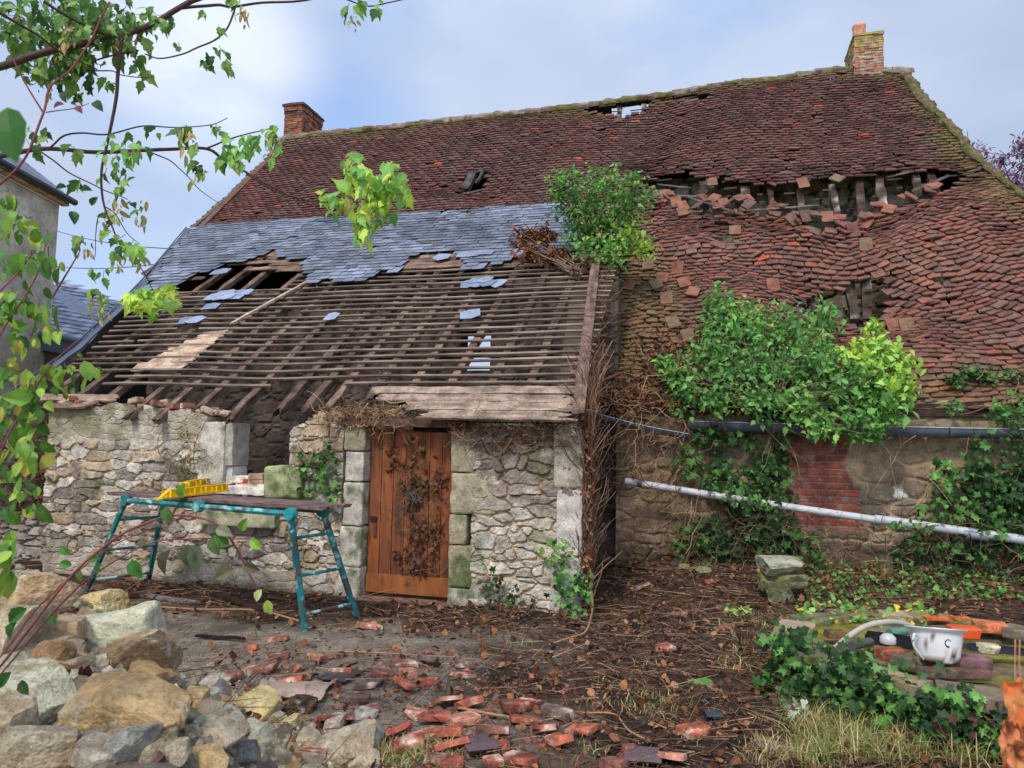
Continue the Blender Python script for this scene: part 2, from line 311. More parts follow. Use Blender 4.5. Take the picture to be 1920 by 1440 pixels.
# ------------------------------------------------------------ the house
HOUSE = empty('ruined_farmhouse', C0, -AL)
tag(HOUSE, 'derelict stone farmhouse with collapsing red tiled roof, bare battens and a brown plank door', 'house')
def rubble(a0, a1, b0, b1, res, mapf, maskf, cw, ch, relief, colf, T=.4, seed=1, mort=(.04, .20), warp=.03, rough=.008):
    r = np.random.default_rng(seed); na, nb = int((a1-a0)/res), int((b1-b0)/res)
    A, B = np.meshgrid(np.linspace(a0, a1, na+1), np.linspace(b0, b1, nb+1), indexing='ij'); a, b = A.ravel(), B.ravel()
    p = np.stack([a, b, a*0+seed], 1)
    wa = a+fbm(p, 6, 3, seed)*warp*1.6; wb = b+fbm(p, 6, 3, seed+9)*warp*1.3
    sd = []; y = b0-.1
    while y < b1+.2:
        h = ch*r.uniform(.5, 1.6); x = a0-.2
        while x < a1+.2: w = cw*r.uniform(.4, 1.9)*(.6+.4*h/ch); sd.append((x+w/2, y+h/2+r.normal()*h*.30, w, h)); x += w
        y += h
    sd = np.array(sd); F1 = np.full(len(a), 9.); F2 = F1.copy(); I = np.zeros(len(a), int)
    for s0 in range(0, len(a), 4000):
        q = slice(s0, s0+4000); near = np.arange(len(sd))
        near = near[(np.abs(sd[:, 0]-wa[q].mean()) < (wa[q].max()-wa[q].min())/2+.7)]
        n = sd[near]
        if not len(near): continue
        d = np.maximum(np.abs(wa[q, None]-n[None, :, 0])/n[None, :, 2], 0)**2.6+(np.abs(wb[q, None]-n[None, :, 1])/n[None, :, 3])**2.6
        d = d**(1/2.6)
        o = np.argpartition(d, 1, axis=1)[:, :2]; dd = np.take_along_axis(d, o, 1); sw = dd[:, 0] > dd[:, 1]
        F1[q] = dd.min(1); F2[q] = dd.max(1); I[q] = near[np.where(sw, o[:, 1], o[:, 0])]
    e = F2-F1; m = sm(mort[0], mort[1], e+fbm(p, 25, 2, 4)*.03); rv = r.random((len(sd), 4))[I]
    tx = (rv[:, 2]-.5)*.35; ty = (rv[:, 3]-.5)*.35
    hh = m*relief*(.45+.75*rv[:, 0])*(1+tx*(a-sd[I, 0])/cw*2+ty*(b-sd[I, 1])/ch*2)+m*(1-np.abs(fbm(p, 14, 4, 3))*2)*rough+fbm(p, 40, 3, 6)*rough*.5
    c = colf(a, b, m, rv, p)
    if isinstance(c, tuple): c, k, flat = c; hh = hh*(1-k)+flat*k
    # drop the faces outside the mask, then close the rim back to thickness T
    i = np.arange(len(a)).reshape(A.shape); f = np.stack([i[:-1, :-1], i[1:, :-1], i[1:, 1:], i[:-1, 1:]], -1).reshape(-1, 4)
    ok = maskf(a, b, p)[f].all(1); f = f[ok]
    fr = mapf(a, b, hh); bkv = mapf(a, b, a*0-T); n = len(a)
    E = np.concatenate([f[:, [k, (k+1) % 4]] for k in range(4)]); key = np.sort(E, 1); key = key[:, 0]*n+key[:, 1]
    uq, inv, cnt = np.unique(key, return_inverse=True, return_counts=True); E = E[cnt[inv] == 1]
    side = np.stack([E[:, 0], E[:, 0]+n, E[:, 1]+n, E[:, 1]], -1)
    used = np.unique(np.concatenate([f.ravel(), E.ravel()])); rm = np.full(2*n, -1)
    allf = np.concatenate([f, side, f[:, ::-1]+n]); us = np.unique(allf); rm[us] = np.arange(len(us))
    V = np.concatenate([fr, bkv])[us]; C = np.concatenate([c, c*.8])[us]
    return MB().add(V, rm[allf], C)
def P3(u, v, z): return np.stack(np.broadcast_arrays(u, v, z), -1).astype(float)
# --- annex front wall
def topz(u, p):
    t = np.interp(u, [-6.8, -5.9, -5.2, -4.6, -4.12, -4.1, -3.36, -3.3, -2.9, -2.5, 0], [2.12, 2.14, 2.10, 2.06, 1.95, 1.95, 1.83, 1.86, 2.0, 1.96, 1.96])
    return t+np.where(u < -2.5, fbm(p, 5, 3, 21)*.07, 0)
SILL = 1.18
def mask1(u, z, p):
    j = fbm(p, 9, 2, 23)*.02
    m = z < topz(u, np.stack([u, u*0, u*0], 1))
    m &= ~((u > -4.44+j) & (u < -3.34+j) & (z > SILL+j))
    m &= ~((u > -2.66) & (u < -1.16) & (z < 2.02))
    m &= u > -6.76+fbm(np.stack([z, z*0, z*0], 1), 4, 2, 5)*.05
    return m
def col1(u, z, m, rv, p):
    g = rv[:, 1]
    st = cmix(S(122, 112, 102), S(190, 180, 166), sm(.05, .95, g)); st = cmix(st, S(164, 142, 112), (rv[:, 0] > .68)*.7); st = cmix(st, S(98, 92, 88), (rv[:, 2] < .12)*.7)
    mo = cmix(S(134, 116, 96), S(178, 160, 134), sm(-.4, .4, fbm(p, 7, 3, 2)))
    wr = u > -1.2     # right of the door: browner stones above, whitish below
    lo = sm(1.25, .95, z+fbm(p, 2.5, 3, 31)*.3)
    st2 = cmix(cmix(S(112, 100, 92), S(148, 134, 122), g), cmix(S(150, 141, 126), S(202, 192, 174), g), lo)
    mo2 = cmix(S(152, 132, 110), S(176, 158, 134), lo)
    st = np.where(wr[:, None], st2, st); mo = np.where(wr[:, None], mo2, mo)
    c = cmix(mo, st, m); c = cmix(c, c*.5, sm(-.05, .45, fbm(p, 18, 4, 41, .65))*.6); c = cmix(c, S(70, 62, 54), sm(.16, .02, np.abs(m-.35))*.22*sm(-.2, .3, fbm(p, 3, 3, 47)))
    c = cmix(c, S(205, 198, 190), sm(.30, .55, fbm(p, 9, 4, 43))*.55)
    # plaster left on the top left, green with algae
    k = sm(.0, .2, fbm(p, 2.2, 3, 51)*.5+sm(1.55, 1.8, z)*sm(-4.2, -4.6, u)*.6-.22)
    k2 = sm(.0, .25, fbm(p, 2.2, 3, 55)*.5+sm(.42, .2, z)*sm(-2.6, -3.6, u)*.7-.25); k = np.maximum(k, k2)
    pl = cmix(S(168, 158, 142), S(140, 130, 110), sm(-.3, .4, fbm(p, 4, 4, 52)))
    c = cmix(c, pl, k*.85)
    al = sm(.05, .5, fbm(p, 2.6, 4, 61)+.35*sm(1.5, 2, z)*sm(-4.2, -5, u)-.12); c = cmix(c, S(98, 98, 62), al*.6)
    al = sm(-.1, .4, fbm(p, 5, 3, 63))*sm(-.75, -1.15, u)*(u > -1.2)*sm(1.1, .6, z); c = cmix(c, S(74, 92, 48), al*.75)
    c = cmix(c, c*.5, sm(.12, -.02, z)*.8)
    return c, k*.75, .012
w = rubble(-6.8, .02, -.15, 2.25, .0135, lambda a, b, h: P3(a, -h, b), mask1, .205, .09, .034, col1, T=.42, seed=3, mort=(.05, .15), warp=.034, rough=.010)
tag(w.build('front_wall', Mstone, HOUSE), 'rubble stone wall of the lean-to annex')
# --- right flank of the annex, up to its roof
def colside(u, z, m, rv, p): return cmix(S(84, 72, 62), cmix(S(92, 82, 74), S(126, 114, 102), rv[:, 1]), m)
w = rubble(0, 5.9, -.1, 6.0, .03, lambda a, b, h: P3(h-.12*np.maximum(a, 0), a, b), lambda a, b, p: b < Z0L+(a-V0L)*TL-.12, .24, .12, .03, colside, T=.3, seed=8)
w.build('flank_wall', Mstone, HOUSE)
# --- main wall under the gutter
bq0, bq1 = hitv(1478, 835, 3), hitv(1585, 985, 3)
def col2(u, z, m, rv, p):
    g = rv[:, 1]; st = cmix(S(96, 86, 78), S(140, 126, 110), g); st = cmix(st, S(150, 120, 88), (rv[:, 0] > .75)*.5)
    mo = cmix(S(146, 124, 98), S(170, 148, 120), sm(-.3, .3, fbm(p, 3, 4, 2)))
    c = cmix(mo, st, m*.85); cov = sm(-.15, .25, fbm(p, 1.3, 4, 71)+.35*sm(1.2, 1.8, z)*sm(2.6, 3.2, u)-.05)
    c = cmix(c, mo, cov*.85)
    inb = sm(bq0[0]-.08, bq0[0]+.02, u+fbm(p, 5, 3, 1)*.16)*sm(bq1[0]+.14*sm(1.4, 1.2, z)+.06, bq1[0]+.14*sm(1.4, 1.2, z)-.02, u+fbm(p, 5, 3, 2)*.16)*sm(bq1[2]-.1, bq1[2], z)
    row = np.floor((z-.02)/.092); fz = (z-.02)/.092-row; fu = (u+row*.13+fbm(p, 9, 2, 5)*.012)/.262; bi = np.floor(fu); fu = fu-bi
    bm = sm(.04, .14, fz)*sm(.96, .86, fz)*sm(.02, .06, fu)*sm(.98, .94, fu)
    h = vnoise(np.stack([bi*3.7, row*5.3, bi*0], 1), 5)
    bc = cmix(S(132, 68, 54), S(172, 92, 70), h*.5+.5); bc = cmix(bc, S(160, 140, 126), sm(.1, .4, fbm(p, 12, 4, 44))*.55); bc = cmix(bc, S(120, 66, 56), sm(.1, .5, fbm(p, 8, 3, 4)))
    bc = cmix(S(116, 110, 108), bc, bm*sm(-.55, -.2, fbm(p, 6, 3, 14)+sm(2.05, 1.8, z)*.3))
    c = cmix(c, bc, inb)
    dark_top = sm(1.78, 2.0, z+fbm(p, 3, 3, 9)*.12)*sm(1.5, 2.1, u)*sm(3.6, 2.9, u); c = cmix(c, S(62, 58, 60), dark_top*.8)  # wall colour goes darker towards its top, over the brick patch
    wp = hitv(1686, 925, 3); d = np.hypot(u-wp[0], (z-wp[2]))+fbm(p, 18, 3, 6)*.05; c = cmix(c, S(222, 214, 200), sm(.09, .075, d))
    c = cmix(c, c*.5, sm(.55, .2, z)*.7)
    c = cmix(c, S(80, 84, 50), sm(.1, .5, fbm(p, 1.8, 4, 77))*.4)
    return c, np.maximum(cov*.7, inb), .012*(bm*inb)+.01
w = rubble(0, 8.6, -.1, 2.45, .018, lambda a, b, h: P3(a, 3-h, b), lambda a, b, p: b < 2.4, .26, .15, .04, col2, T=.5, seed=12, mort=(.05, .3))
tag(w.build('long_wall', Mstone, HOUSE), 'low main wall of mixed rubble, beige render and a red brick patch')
# --- inner wall behind the annex, with the bright opening
o0, o1 = hitv(868, 622, 3.1), hitv(915, 690, 3.1)
def colin(u, z, m, rv, p):
    c = cmix(S(72, 62, 56), S(102, 88, 78), sm(-.4, .5, fbm(p, 2.2, 4, 5))); c = cmix(c, S(60, 52, 50), sm(.1, .5, fbm(p, 5, 4, 8))*.7); return cmix(c, S(110, 98, 90), m*.25*rv[:, 1])
w = rubble(-9.4, 0, -.1, 4.2, .04, lambda a, b, h: P3(a, 3.1-h, b), lambda a, b, p: (a > np.where(b > 2, -8.1, -9.4)) & ~((a > o0[0]) & (a < o1[0]) & (b < o0[2]) & (b > o1[2])), .3, .16, .025, colin, T=.35, seed=14)
w.build('inner_wall', Mplaster, HOUSE)
w = rubble(0, 3, -.1, 2.0, .05, lambda a, b, h: P3(-6.74-h*.2, a+.05, b), lambda a, b, p: b > -1, .3, .16, .02, colin, T=.35, seed=15); w.build('end_wall', Mplaster, HOUSE)
w = rubble(-.3, 6.6, 2, 8.2, .04, lambda a, b, h: P3(a, 6.75-h, b), lambda a, b, p: (b < 6.95) & (a < 6.35-(b-2.3)*.257), .3, .2, .06, lambda a, b, m, rv, p: cmix(cmix(S(104, 96, 72), S(80, 74, 60), rv[:, 0]), cmix(S(150, 142, 122), S(206, 198, 184), rv[:, 1]), m*sm(-.2, .3, fbm(p, .9, 3, 3)+.15)), T=.3, seed=16)
w.build('attic_wall', Mstone, HOUSE)
mb = MB(); rc = S(70, 62, 58)
box(mb, (-1.3, 13.5, 1.1), (17.5, .4, 2.5), col=rc); box(mb, (-9.75, 8.2, 1.1), (.4, 10.2, 2.5), col=rc); box(mb, (6.65, 8.3, 1.1), (.3, 10.4, 2.5), col=rc)
mb.build('rear_wall', Mplaster, HOUSE)
# --- jambs, sill and quoins of dressed stone
def block(u0, u1, z0, z1, v0, v1, col, name='jamb_stone', alg=0., par=HOUSE, m=None, rnd=.16, amp=.008):
    sz = (u1-u0, v1-v0, z1-z0); p, f = chip(sz, .022, rnd, amp, fr=8)
    q = p+rng.random(3)*30; c = cmix(np.broadcast_to(col, (len(p), 3)), np.asarray(col)*.6, sm(-.15, .45, fbm(q, 8, 5, 3, .65))*.8)
    if alg: c = cmix(c, S(70, 88, 46), sm(.25-alg, .75-alg, fbm(q, 5, 4, 8)+fbm(q, 22, 3, 9)*.3)*.85)
    return MB().add(p+np.array([(u0+u1)/2, (v0+v1)/2, (z0+z1)/2]), f, c).build(name, m or Mstone, par)
W1, W2 = S(184, 176, 162), S(162, 150, 126)
for z0, z1, w_, al, cc in ((-.05, .36, .3, .15, W1), (.37, .80, .26, .3, W1), (.81, 1.28, .24, .3, W1), (1.29, 1.62, .22, .1, W1), (1.63, 1.98, .25, .05, W2)):
    block(-2.41-w_, -2.41, z0, z1, -.03, .4, cc, alg=al)
for z0, z1, w_, al, cc in ((-.06, .22, .42, .2, W1), (.23, .66, .26, .42, W2), (.67, .98, .20, .4, W2), (.99, 1.42, .52, 0, W2), (1.43, 1.86, .27, .08, W2)):
    block(-1.40, -1.40+w_, z0, z1, -.03, .4, cc, alg=al)
for k in range(3): block(-1.40, -1.18, 1.865+k*.045, 1.905+k*.045, -.02, .3, S(140, 78, 60), 'lintel_brick', m=Mbrick)
block(-4.52, -4.19, 1.20, 1.93, -.04, .12, W1, alg=.12); block(-4.20, -4.09, 1.42, 1.92, -.02, .3, S(158, 150, 140)); block(-4.21, -4.10, 1.2, 1.415, .02, .3, S(178, 176, 172))
block(-4.36, -3.30, 1.10, 1.19, -.06, .4, S(206, 200, 188), 'window_sill')
sl0, sl1 = hitv(375, 955, -.08), hitv(512, 990, -.08); block(sl0[0], sl1[0]+.05, sl1[2], sl0[2], -.14, .1, S(168, 164, 136), 'ledge_stone', alg=.25)
b0, b1 = hitv(500, 873, -.05), hitv(562, 932, -.05); tag(block(b0[0], b1[0]+.04, b1[2]-.03, b0[2], -.13, .3, S(150, 152, 112), 'sill_block', alg=.4, rnd=.3), 'mossy block on the window sill')
for k, (x, y, w_, h_, cc) in enumerate(((455, 898, 46, 12, S(200, 190, 176)), (487, 893, 26, 10, S(158, 132, 112)), (487, 904, 26, 9, S(150, 120, 104)), (462, 903, 22, 9, S(178, 84, 58)), (478, 912, 60, 9, S(190, 180, 166)))):
    a, b = hitv(x-w_/2, y+h_/2, .1), hitv(x+w_/2, y-h_/2, .1); block(a[0], b[0], a[2], b[2], .02, .16, cc, 'sill_brick', m=Mbrick)
for k in range(3):
    z0 = [-.08, .62, 1.30][k]; block(-.30+[0, .06, .02][k], .025, z0, [.6, 1.28, 1.93][k], -.045, .28, [S(176, 168, 160), S(188, 180, 170), S(170, 158, 142)][k], 'quoin', alg=.03)
# --- door
dr = empty('door', (0, 0, 0)); dr.parent = HOUSE; tag(dr, 'brown plank door covered in dead creeper')
dc = S(138, 78, 42); du0, du1 = -2.40, -1.405; n = 7; bw = (du1-du0)/n
for k in range(n):
    mb = MB(); p, f = chip((bw-.006, .03, 1.80), .025, .25, .0012, fr=5); q = p+k*9.
    c = cmix(np.broadcast_to(dc*(.85+.3*rng.random()), (len(p), 3)), S(78, 42, 24), sm(-.15, .4, fbm(q*np.array([1, 1, .16]), 22, 4, 4))*.7)
    c = cmix(c, S(58, 46, 38), np.maximum(sm(.7, .1, p[:, 2]+1+fbm(q, 4, 3, 2)*.3)*.6, sm(.1, .5, fbm(q*np.array([1, 1, .3]), 5, 4, 7))*.5))
    mb.add(p+np.array([du0+bw*(k+.5), .13, .98]), f, c).build('plank', Mdoor, dr)
p, f = chip((du1-du0-.01, .03, .20), .025, .2, .002); MB().add(p+np.array([(du0+du1)/2, .105, .19]), f, cmix(np.broadcast_to(S(134, 80, 42), (len(p), 3)), S(62, 42, 28), sm(0, .6, fbm(p, 9, 4, 4))*.8)).build('kick_board', Mdoor, dr)
p, f = chip((.75, .03, .035), .025, .3, .001)
h0 = hitv(770, 908, .08); h1 = hitv(783, 948, .08)
mb = MB(); tube(mb, spline([h0+[0, .03, 0], h0+[-.015, -.03, -.05], (h0+h1)/2+[-.01, -.045, 0], h1+[0, -.03, .02], h1+[.01, .03, 0]]), [.010]*6+[.015]*13+[.010]*6, 8, S(34, 72, 74)); mb.build('handle', Mpaint, dr, True)
k0 = hitv(696, 972, .1); mb = MB(); box(mb, k0+[.03, -.004, 0], (.075, .012, .05), col=S(44, 36, 34)); box(mb, k0+[.045, -.004, -.12], (.04, .01, .14), col=S(90, 66, 54)); mb.build('lock_plate', Mzinc, dr)
block(-2.5, -1.3, -.1, .045, -.10, .35, S(120, 92, 82), 'threshold', rnd=.2)
def plank(a, b, w_, t, col, name, par=HOUSE, m=None, up=(0, 0, 1), amp=.006, dark=.5, rot=0., fray=.03):
    a, b = np.asarray(a, float), np.asarray(b, float); l = np.linalg.norm(b-a); R = frame(b-a, up)
    p, f = chip((w_, t, l), .03, .12, amp, fr=6, maxn=60); q = p+rng.random(3)*50
    e = sm(l/2-.25, l/2, np.abs(p[:, 2])); p[:, 2] -= np.sign(p[:, 2])*e*np.abs(fbm(q*np.array([6, 6, 0]), 5, 2, 3))*fray*3
    p[:, :2] *= (1-e*fray*3*np.abs(fbm(q, 12, 2, 5)))[:, None]
    g = fbm(q*np.array([1, 1, .07]), 30, 4, 6)
    c = cmix(np.broadcast_to(col, (len(p), 3)), np.asarray(col)*dark, sm(-.2, .45, g)); c = cmix(c, np.asarray(col)*dark*.5, (e**2*.6)*(dark < .6))
    return MB().add(p @ R.T+(a+b)/2, f, c).build(name, m or MwoodX, par)
MwoodX = mat('aged_timber', .95, .08, 30, .5, .9, 45, .012, blotch=.35)
plank((-2.72, .02, 1.955), (-1.18, .02, 1.94), .09, .2, S(98, 76, 66), 'lintel', up=(0, 1, 0))
plank((-1.9, .15, 1.90), (-.05, .1, 1.93), .12, .1, S(54, 44, 40), 'wall_plate')
# ------------------------------------------------------------ roofs
sL = lambda v: (v-V0L)/cos(radians(35)); KV = 5.85
def leanP(u, s, h=0.): return P3(u, V0L+s*cos(radians(35))-h*sin(radians(35)), Z0L+s*sin(radians(35))+h*cos(radians(35)))
def mainP0(u, s, h=0.): return P3(u, V0M+s*cos(radians(53))-h*sin(radians(53)), Z0M+s*sin(radians(53))+h*cos(radians(53)))
def uleft(v): return np.interp(v, [0, 1.12, 2.44, 3.52, 6.18], [-7.42, -7.54, -7.98, -8.44, -9.74])
def leansag(u, s): return -.07*sm(0, 2, s)*np.exp(-((u+3.6)/1.6)**2)*sm(4.5, 1.5, s)+.015*np.sin(u*2.1+s)
cr_, cs_ = cos(radians(35)), sin(radians(35))
NL = (0, -cs_, cr_)
tails = [(-6.62, .35), (-6.1, .2), (-5.48, .02), (-5.05, .0), (-4.62, .22), (-4.07, .06), (-3.53, .2), (-3.20, .2), (-2.92, .25), (-2.5, .5), (-2.05, .4), (-1.6, .4), (-1.12, .4), (-.66, .4), (-.2, .3), (-7.1, .6)]
for k, (u, s0) in enumerate(tails):
    a, b = leanP(u, s0, -.10), leanP(u+rng.normal()*.03-.25*(u < -6), 7.3, -.10); col = cmix(S(92, 76, 66), S(122, 102, 88), rng.random())
    plank(a, b, .085, .10, col, 'rafter', up=(1, 0, 0), amp=.010, fray=.09, dark=.45)
for k in range(3): s = [1.9, 3.9, 5.9][k]; plank(leanP(-8.0, s, -.22), leanP(-.1, s, -.22), .12, .12, S(86, 72, 64), 'purlin', amp=.01)
nl = 21
for k in range(nl):
    s = .80+k*.178+rng.normal()*.006; v = V0L+s*cr_; ul = uleft(v)+.1
    segs = [(ul, -.03)]
    if k in (3, 7, 9, 12, 14): c_ = [-6.2, -6.9, -6.4, -5.0, -7.3][(3, 7, 9, 12, 14).index(k)]; segs = [(ul, c_), (c_+.08+.3*(k % 3 == 0), -.03)]
    if k == 0: segs = [(-6.4, -3.9), (-2.9, -.03)]
    if k == 1: segs = [(-6.35, -2.75), (-2.75, -.03)]
    if k > 17: segs = [(-5.4, -.03)]
    for a, b in segs:
        if b-a < .3: continue
        u = np.linspace(a, b, max(4, int((b-a)/.12))); ds = fbm(P3(u, k*7., 0), 1.2, 2, 3)*.018-.02*sm(2, 0, s)*np.exp(-((u+4)/1.2)**2)*3; dz = leansag(u, s)*.5+rng.normal()*.004
        x0, x1 = -.016, .016; t = .022; V = []
        for (ds_, dh) in ((-.021, 0), (.021, 0), (.021, t), (-.021, t)): V.append(leanP(u, s+ds+ds_, dz+dh-.03))
        V = np.stack(V, 1); m_ = len(u); i = np.arange(m_*4).reshape(m_, 4); j = np.roll(i, -1, 1)
        f = np.stack([i[:-1], i[1:], j[1:], j[:-1]], -1).reshape(-1, 4); q = V.reshape(-1, 3)
        c = cmix(S(88, 72, 62), S(134, 116, 102), sm(-.4, .5, fbm(q, 2.5, 3, k))); mb = MB().add(q, f, c)
        mb.add(V[0], [[0, 1, 2, 3]], c[:4]); mb.add(V[-1], [[3, 2, 1, 0]], c[-4:]); mb.build('lath', Mwood, HOUSE)
# sheathing boards above the laths and under the slates
k = 0; s = 4.50
while s < 7.35:
    v = V0L+s*cr_; ul = uleft(v)+.05; u = ul
    while u < -.1:
        l = rng.uniform(1.6, 3.4); e = min(u+l, -.05); px = projB(leanP((u+e)/2, s))
        hole = inpoly(projB(leanP(np.array([u+.3, (u+e)/2, e-.3]), s)), [(395, 496), (470, 496), (462, 530), (392, 532)])
        if e-u > .4:
            if hole.any(): e = u+(e-u)*.35
            a, b = leanP(u+.01, s+rng.normal()*.012, -.01+rng.normal()*.006), leanP(e-.01, s+rng.normal()*.012, -.01+rng.normal()*.006)
            plank(a, b, .135, .018, cmix(S(104, 84, 74), S(146, 122, 106), rng.random()), 'sheathing_board', up=NL, fray=.05)
        u += l
    s += .165
# pale boards lying across the left rafters, the long pole, the eave boards
A, B, C, D = hitlean(432, 616), hitlean(380, 622), hitlean(232, 694), hitlean(338, 692)
for k in range(5):
    t0, t1 = k/5+.004, (k+1)/5-.004; q = lambda P, Q, t: P*(1-t)+Q*t
    a0, a1 = q(B, C, t0), q(A, D, t0); c0, c1 = q(B, C, t1), q(A, D, t1); m0, m1 = (a0+c0)/2, (a1+c1)/2
    n_ = np.array(NL)*-.02; plank(m0+n_+[rng.normal()*.03, 0, 0], m1+n_, np.linalg.norm(a0-c0)*.97, .02, S(172, 148, 126), 'pale_board', up=NL, dark=.75)
plank(hitlean(585, 527)+np.array(NL)*.03, hitlean(432, 612)+np.array(NL)*.03, .05, .03, S(178, 156, 136), 'rake_strip', up=NL, dark=.7)
for k, (s, w_, a, b) in enumerate(((.58, .15, -2.5, -.03), (.42, .15, -2.35, -.02), (.25, .17, -1.95, -.0), (.08, .15, -1.75, .02))):
    plank(leanP(a, s, .005+k*.001), leanP(b, s-.02*(k % 2), .004), w_, .024, S(152, 132, 116), 'eave_board', up=NL, fray=.14, amp=.010, dark=.6)
plank(leanP(-7.35, .42, 0), leanP(-5.75, .38, 0), .16, .03, S(150, 128, 112), 'eave_board', up=NL, fray=.1, amp=.012); plank(leanP(-6.9, .22, -.02), leanP(-5.95, .25, 0), .12, .03, S(128, 106, 92), 'eave_board', up=NL, fray=.1, amp=.012)
plank(leanP(.0, .05, .03), leanP(-.36, 4.3, .03), .13, .035, S(122, 100, 90), 'verge_board', up=NL, fray=.02, dark=.55)
plank(leanP(.05, .0, -.06), leanP(-.30, 3.9, -.06), .03, .14, S(92, 74, 66), 'verge_fascia', up=NL, fray=.02)
# left edge flashing
mb = MB(); vs = np.linspace(-.3, 5.9, 26); u = uleft(vs); s = (vs-V0L)/cr_
for o_, w_, h_ in ((0, .16, .035), (-.15, .04, .06)):
    a = leanP(u+o_, s, h_+0*s+rng.normal(size=26)*.004); b = leanP(u+o_-w_, s, h_-.01+0*s); c = np.concatenate([a, b, a-[0, 0, .03], b-[0, 0, .03]]); n = 26
    i = np.arange(n-1)
    for p_, q_ in ((0, n), (3*n, 2*n), (n, 3*n), (2*n, 0)): mb.add(c, np.stack([i+p_, i+1+p_, i+1+q_, i+q_], -1), S(82, 92, 106))
tag(mb.build('edge_flashing', Mzinc, HOUSE), 'grey metal flashing along the left edge of the battens')
# ---- slates
def shards(P, name, mbx=None): pass
SP = [(366, 418), (700, 402), (1045, 383), (1085, 470), (1010, 480), (985, 440), (960, 492), (905, 502), (880, 512), (862, 500), (850, 470), (790, 478), (750, 486), (738, 512), (702, 512), (686, 527), (634, 529), (585, 530), (561, 514), (556, 491), (520, 488), (506, 470), (479, 487), (416, 496), (393, 509), (352, 514), (335, 538), (285, 548), (262, 560), (270, 530), (320, 470)]
mb = MB(); rows = np.arange(3.6, 7.62, .148); TV, TF, TC, TR = [], [], [], []
su = .205
for k, s in enumerate(rows):
    us = np.arange(-10.2, .2, su)+(k % 2)*su/2+rng.normal()*.012; us = us+rng.normal(size=len(us))*.006
    P = leanP(us, s-.02, .05); keep = inpoly(projB(P)+rng.normal(size=(len(us), 2))*1.5, SP) & (us > uleft(V0L+s*cr_)-.12)
    hol = rng.random(len(us)) < .012+.05*(fbm(P3(us, s, 0), 1.4, 2, 19) > .28)
    for u in us[keep & ~hol]:
        TV.append(leanP(np.array(u), np.array(s-.02), .052+rng.random()*.006)); a = rng.normal()*.026*(1+4*(rng.random() < .08)); ti = radians(3.8)+abs(rng.normal())*.015; TR.append(Rz(a) @ Rx(-ti) if 0 else (Rz(a), ti))
        TC.append(cmix(S(82, 88, 100), S(126, 134, 150), rng.random()*(.8)+.1)*(1 if rng.random() > .12 else np.array([.8, .68, .58]))*(.92+.35*vnoise(np.array([[u*1.6, s*1.9, 3.]]), 8)[0])*(1 if rng.random() > .06 else 1.25))
fr35 = np.stack([[1, 0, 0], [0, cr_, cs_], [0, -cs_, cr_]], 1)
st = np.array([[-.5, 0, 0], [.5, 0, 0], [.5, 1, 0], [-.5, 1, 0]]); 
for i, (P, C, (Ra, ti)) in enumerate(zip(TV, TC, TR)):
    w_ = .199; l = .36; cut = rng.random(4)*.03*(rng.random() < .5); cz = rng.random()*.02
    o = np.array([[-w_/2, cut[0], 0], [-w_/4, -cz*.5, 0], [w_/4, 0, 0], [w_/2, cut[1], 0], [w_/2, l, 0], [-w_/2, l, 0]])
    v = np.concatenate([o, o-[0, 0, .010]]); n = 6
    R = fr35 @ Ra @ Rx(-ti); v = v @ R.T+P
    mb.add(v, [[0, 1, 2, 3], [0, 3, 4, 5]], C); mb.add(v, [[0, 6, 7, 1], [1, 7, 8, 2], [2, 8, 9, 3], [3, 9, 10, 4], [5, 11, 6, 0]], C*.4)
tag(mb.build('slate_covering', Mslate, HOUSE), 'surviving blue grey slates above the bare battens')
def loose_slate(px, py, n, label, sp=.16, big=1., grp=None, up=.03):
    c = hitlean(px, py); mb = MB()
    for k in range(n):
        dx, dy = (k % 4-1.5)*sp if n > 1 else 0, (k//4)*.13 if n > 1 else 0
        dx += (k//4 % 2)*.09; m_ = rng.integers(5, 8); a = np.sort(rng.random(m_))*2*pi
        w_ = .10*big; o = np.array([[-w_, -.09], [0, -.12*rng.random()-.06], [w_, -.08], [w_*1.1, .10], [0, .14], [-w_*.9, .11]])*(.85+.3*rng.random((6, 2)))
        v = np.concatenate([np.c_[o, np.zeros(6)], np.c_[o, np.zeros(6)-.006]]) @ (fr35 @ Rz(rng.normal()*.25) @ Rx(rng.normal()*.03)).T+(c+np.array([dx, dy*cr_, dy*cs_])+np.array(NL)*(up+.006*(k % 3)))
        C = cmix(S(100, 110, 130), S(136, 146, 168), rng.random())
        mb.add(v, [[0, 1, 2, 3, 4, 5]], C); mb.add(v, [[i, i+6, (i+1) % 6+6, (i+1) % 6] for i in range(6)], C*.7)
    b = np.concatenate([x for x in mb.v]); o = mb.build('loose_slate', Mslate)
    o.location = C0; o.rotation_euler = (0, 0, -AL); tag(o, label, 'slate', grp)
loose_slate(420, 560, 8, 'largest cluster of loose slates left on the grey boards and battens, above the pale boards')
loose_slate(395, 578, 1, 'torn slate hanging just below the largest loose cluster', big=1.3)
loose_slate(375, 603, 2, 'lone pair of loose slates on the battens above the pale boards', big=1.1)
loose_slate(415, 516, 1, 'rounded slate slipped onto the boards near the left roof edge', big=1.6, up=.07)
loose_slate(905, 535, 6, 'pale patch of slates lying on the topmost battens right of centre')
loose_slate(882, 592, 1, 'single blue slate stranded on the battens right of centre', big=1.4)
loose_slate(622, 597, 1, 'small slate lying on the middle of the battens', big=.9)
loose_slate(830, 487, 1, 'slipped slate on the brown boards below the slate covering', big=1.3, up=.06)
loose_slate(900, 482, 3, 'broken slates sliding off the boards beside the dead creeper', big=1.5, up=.06)
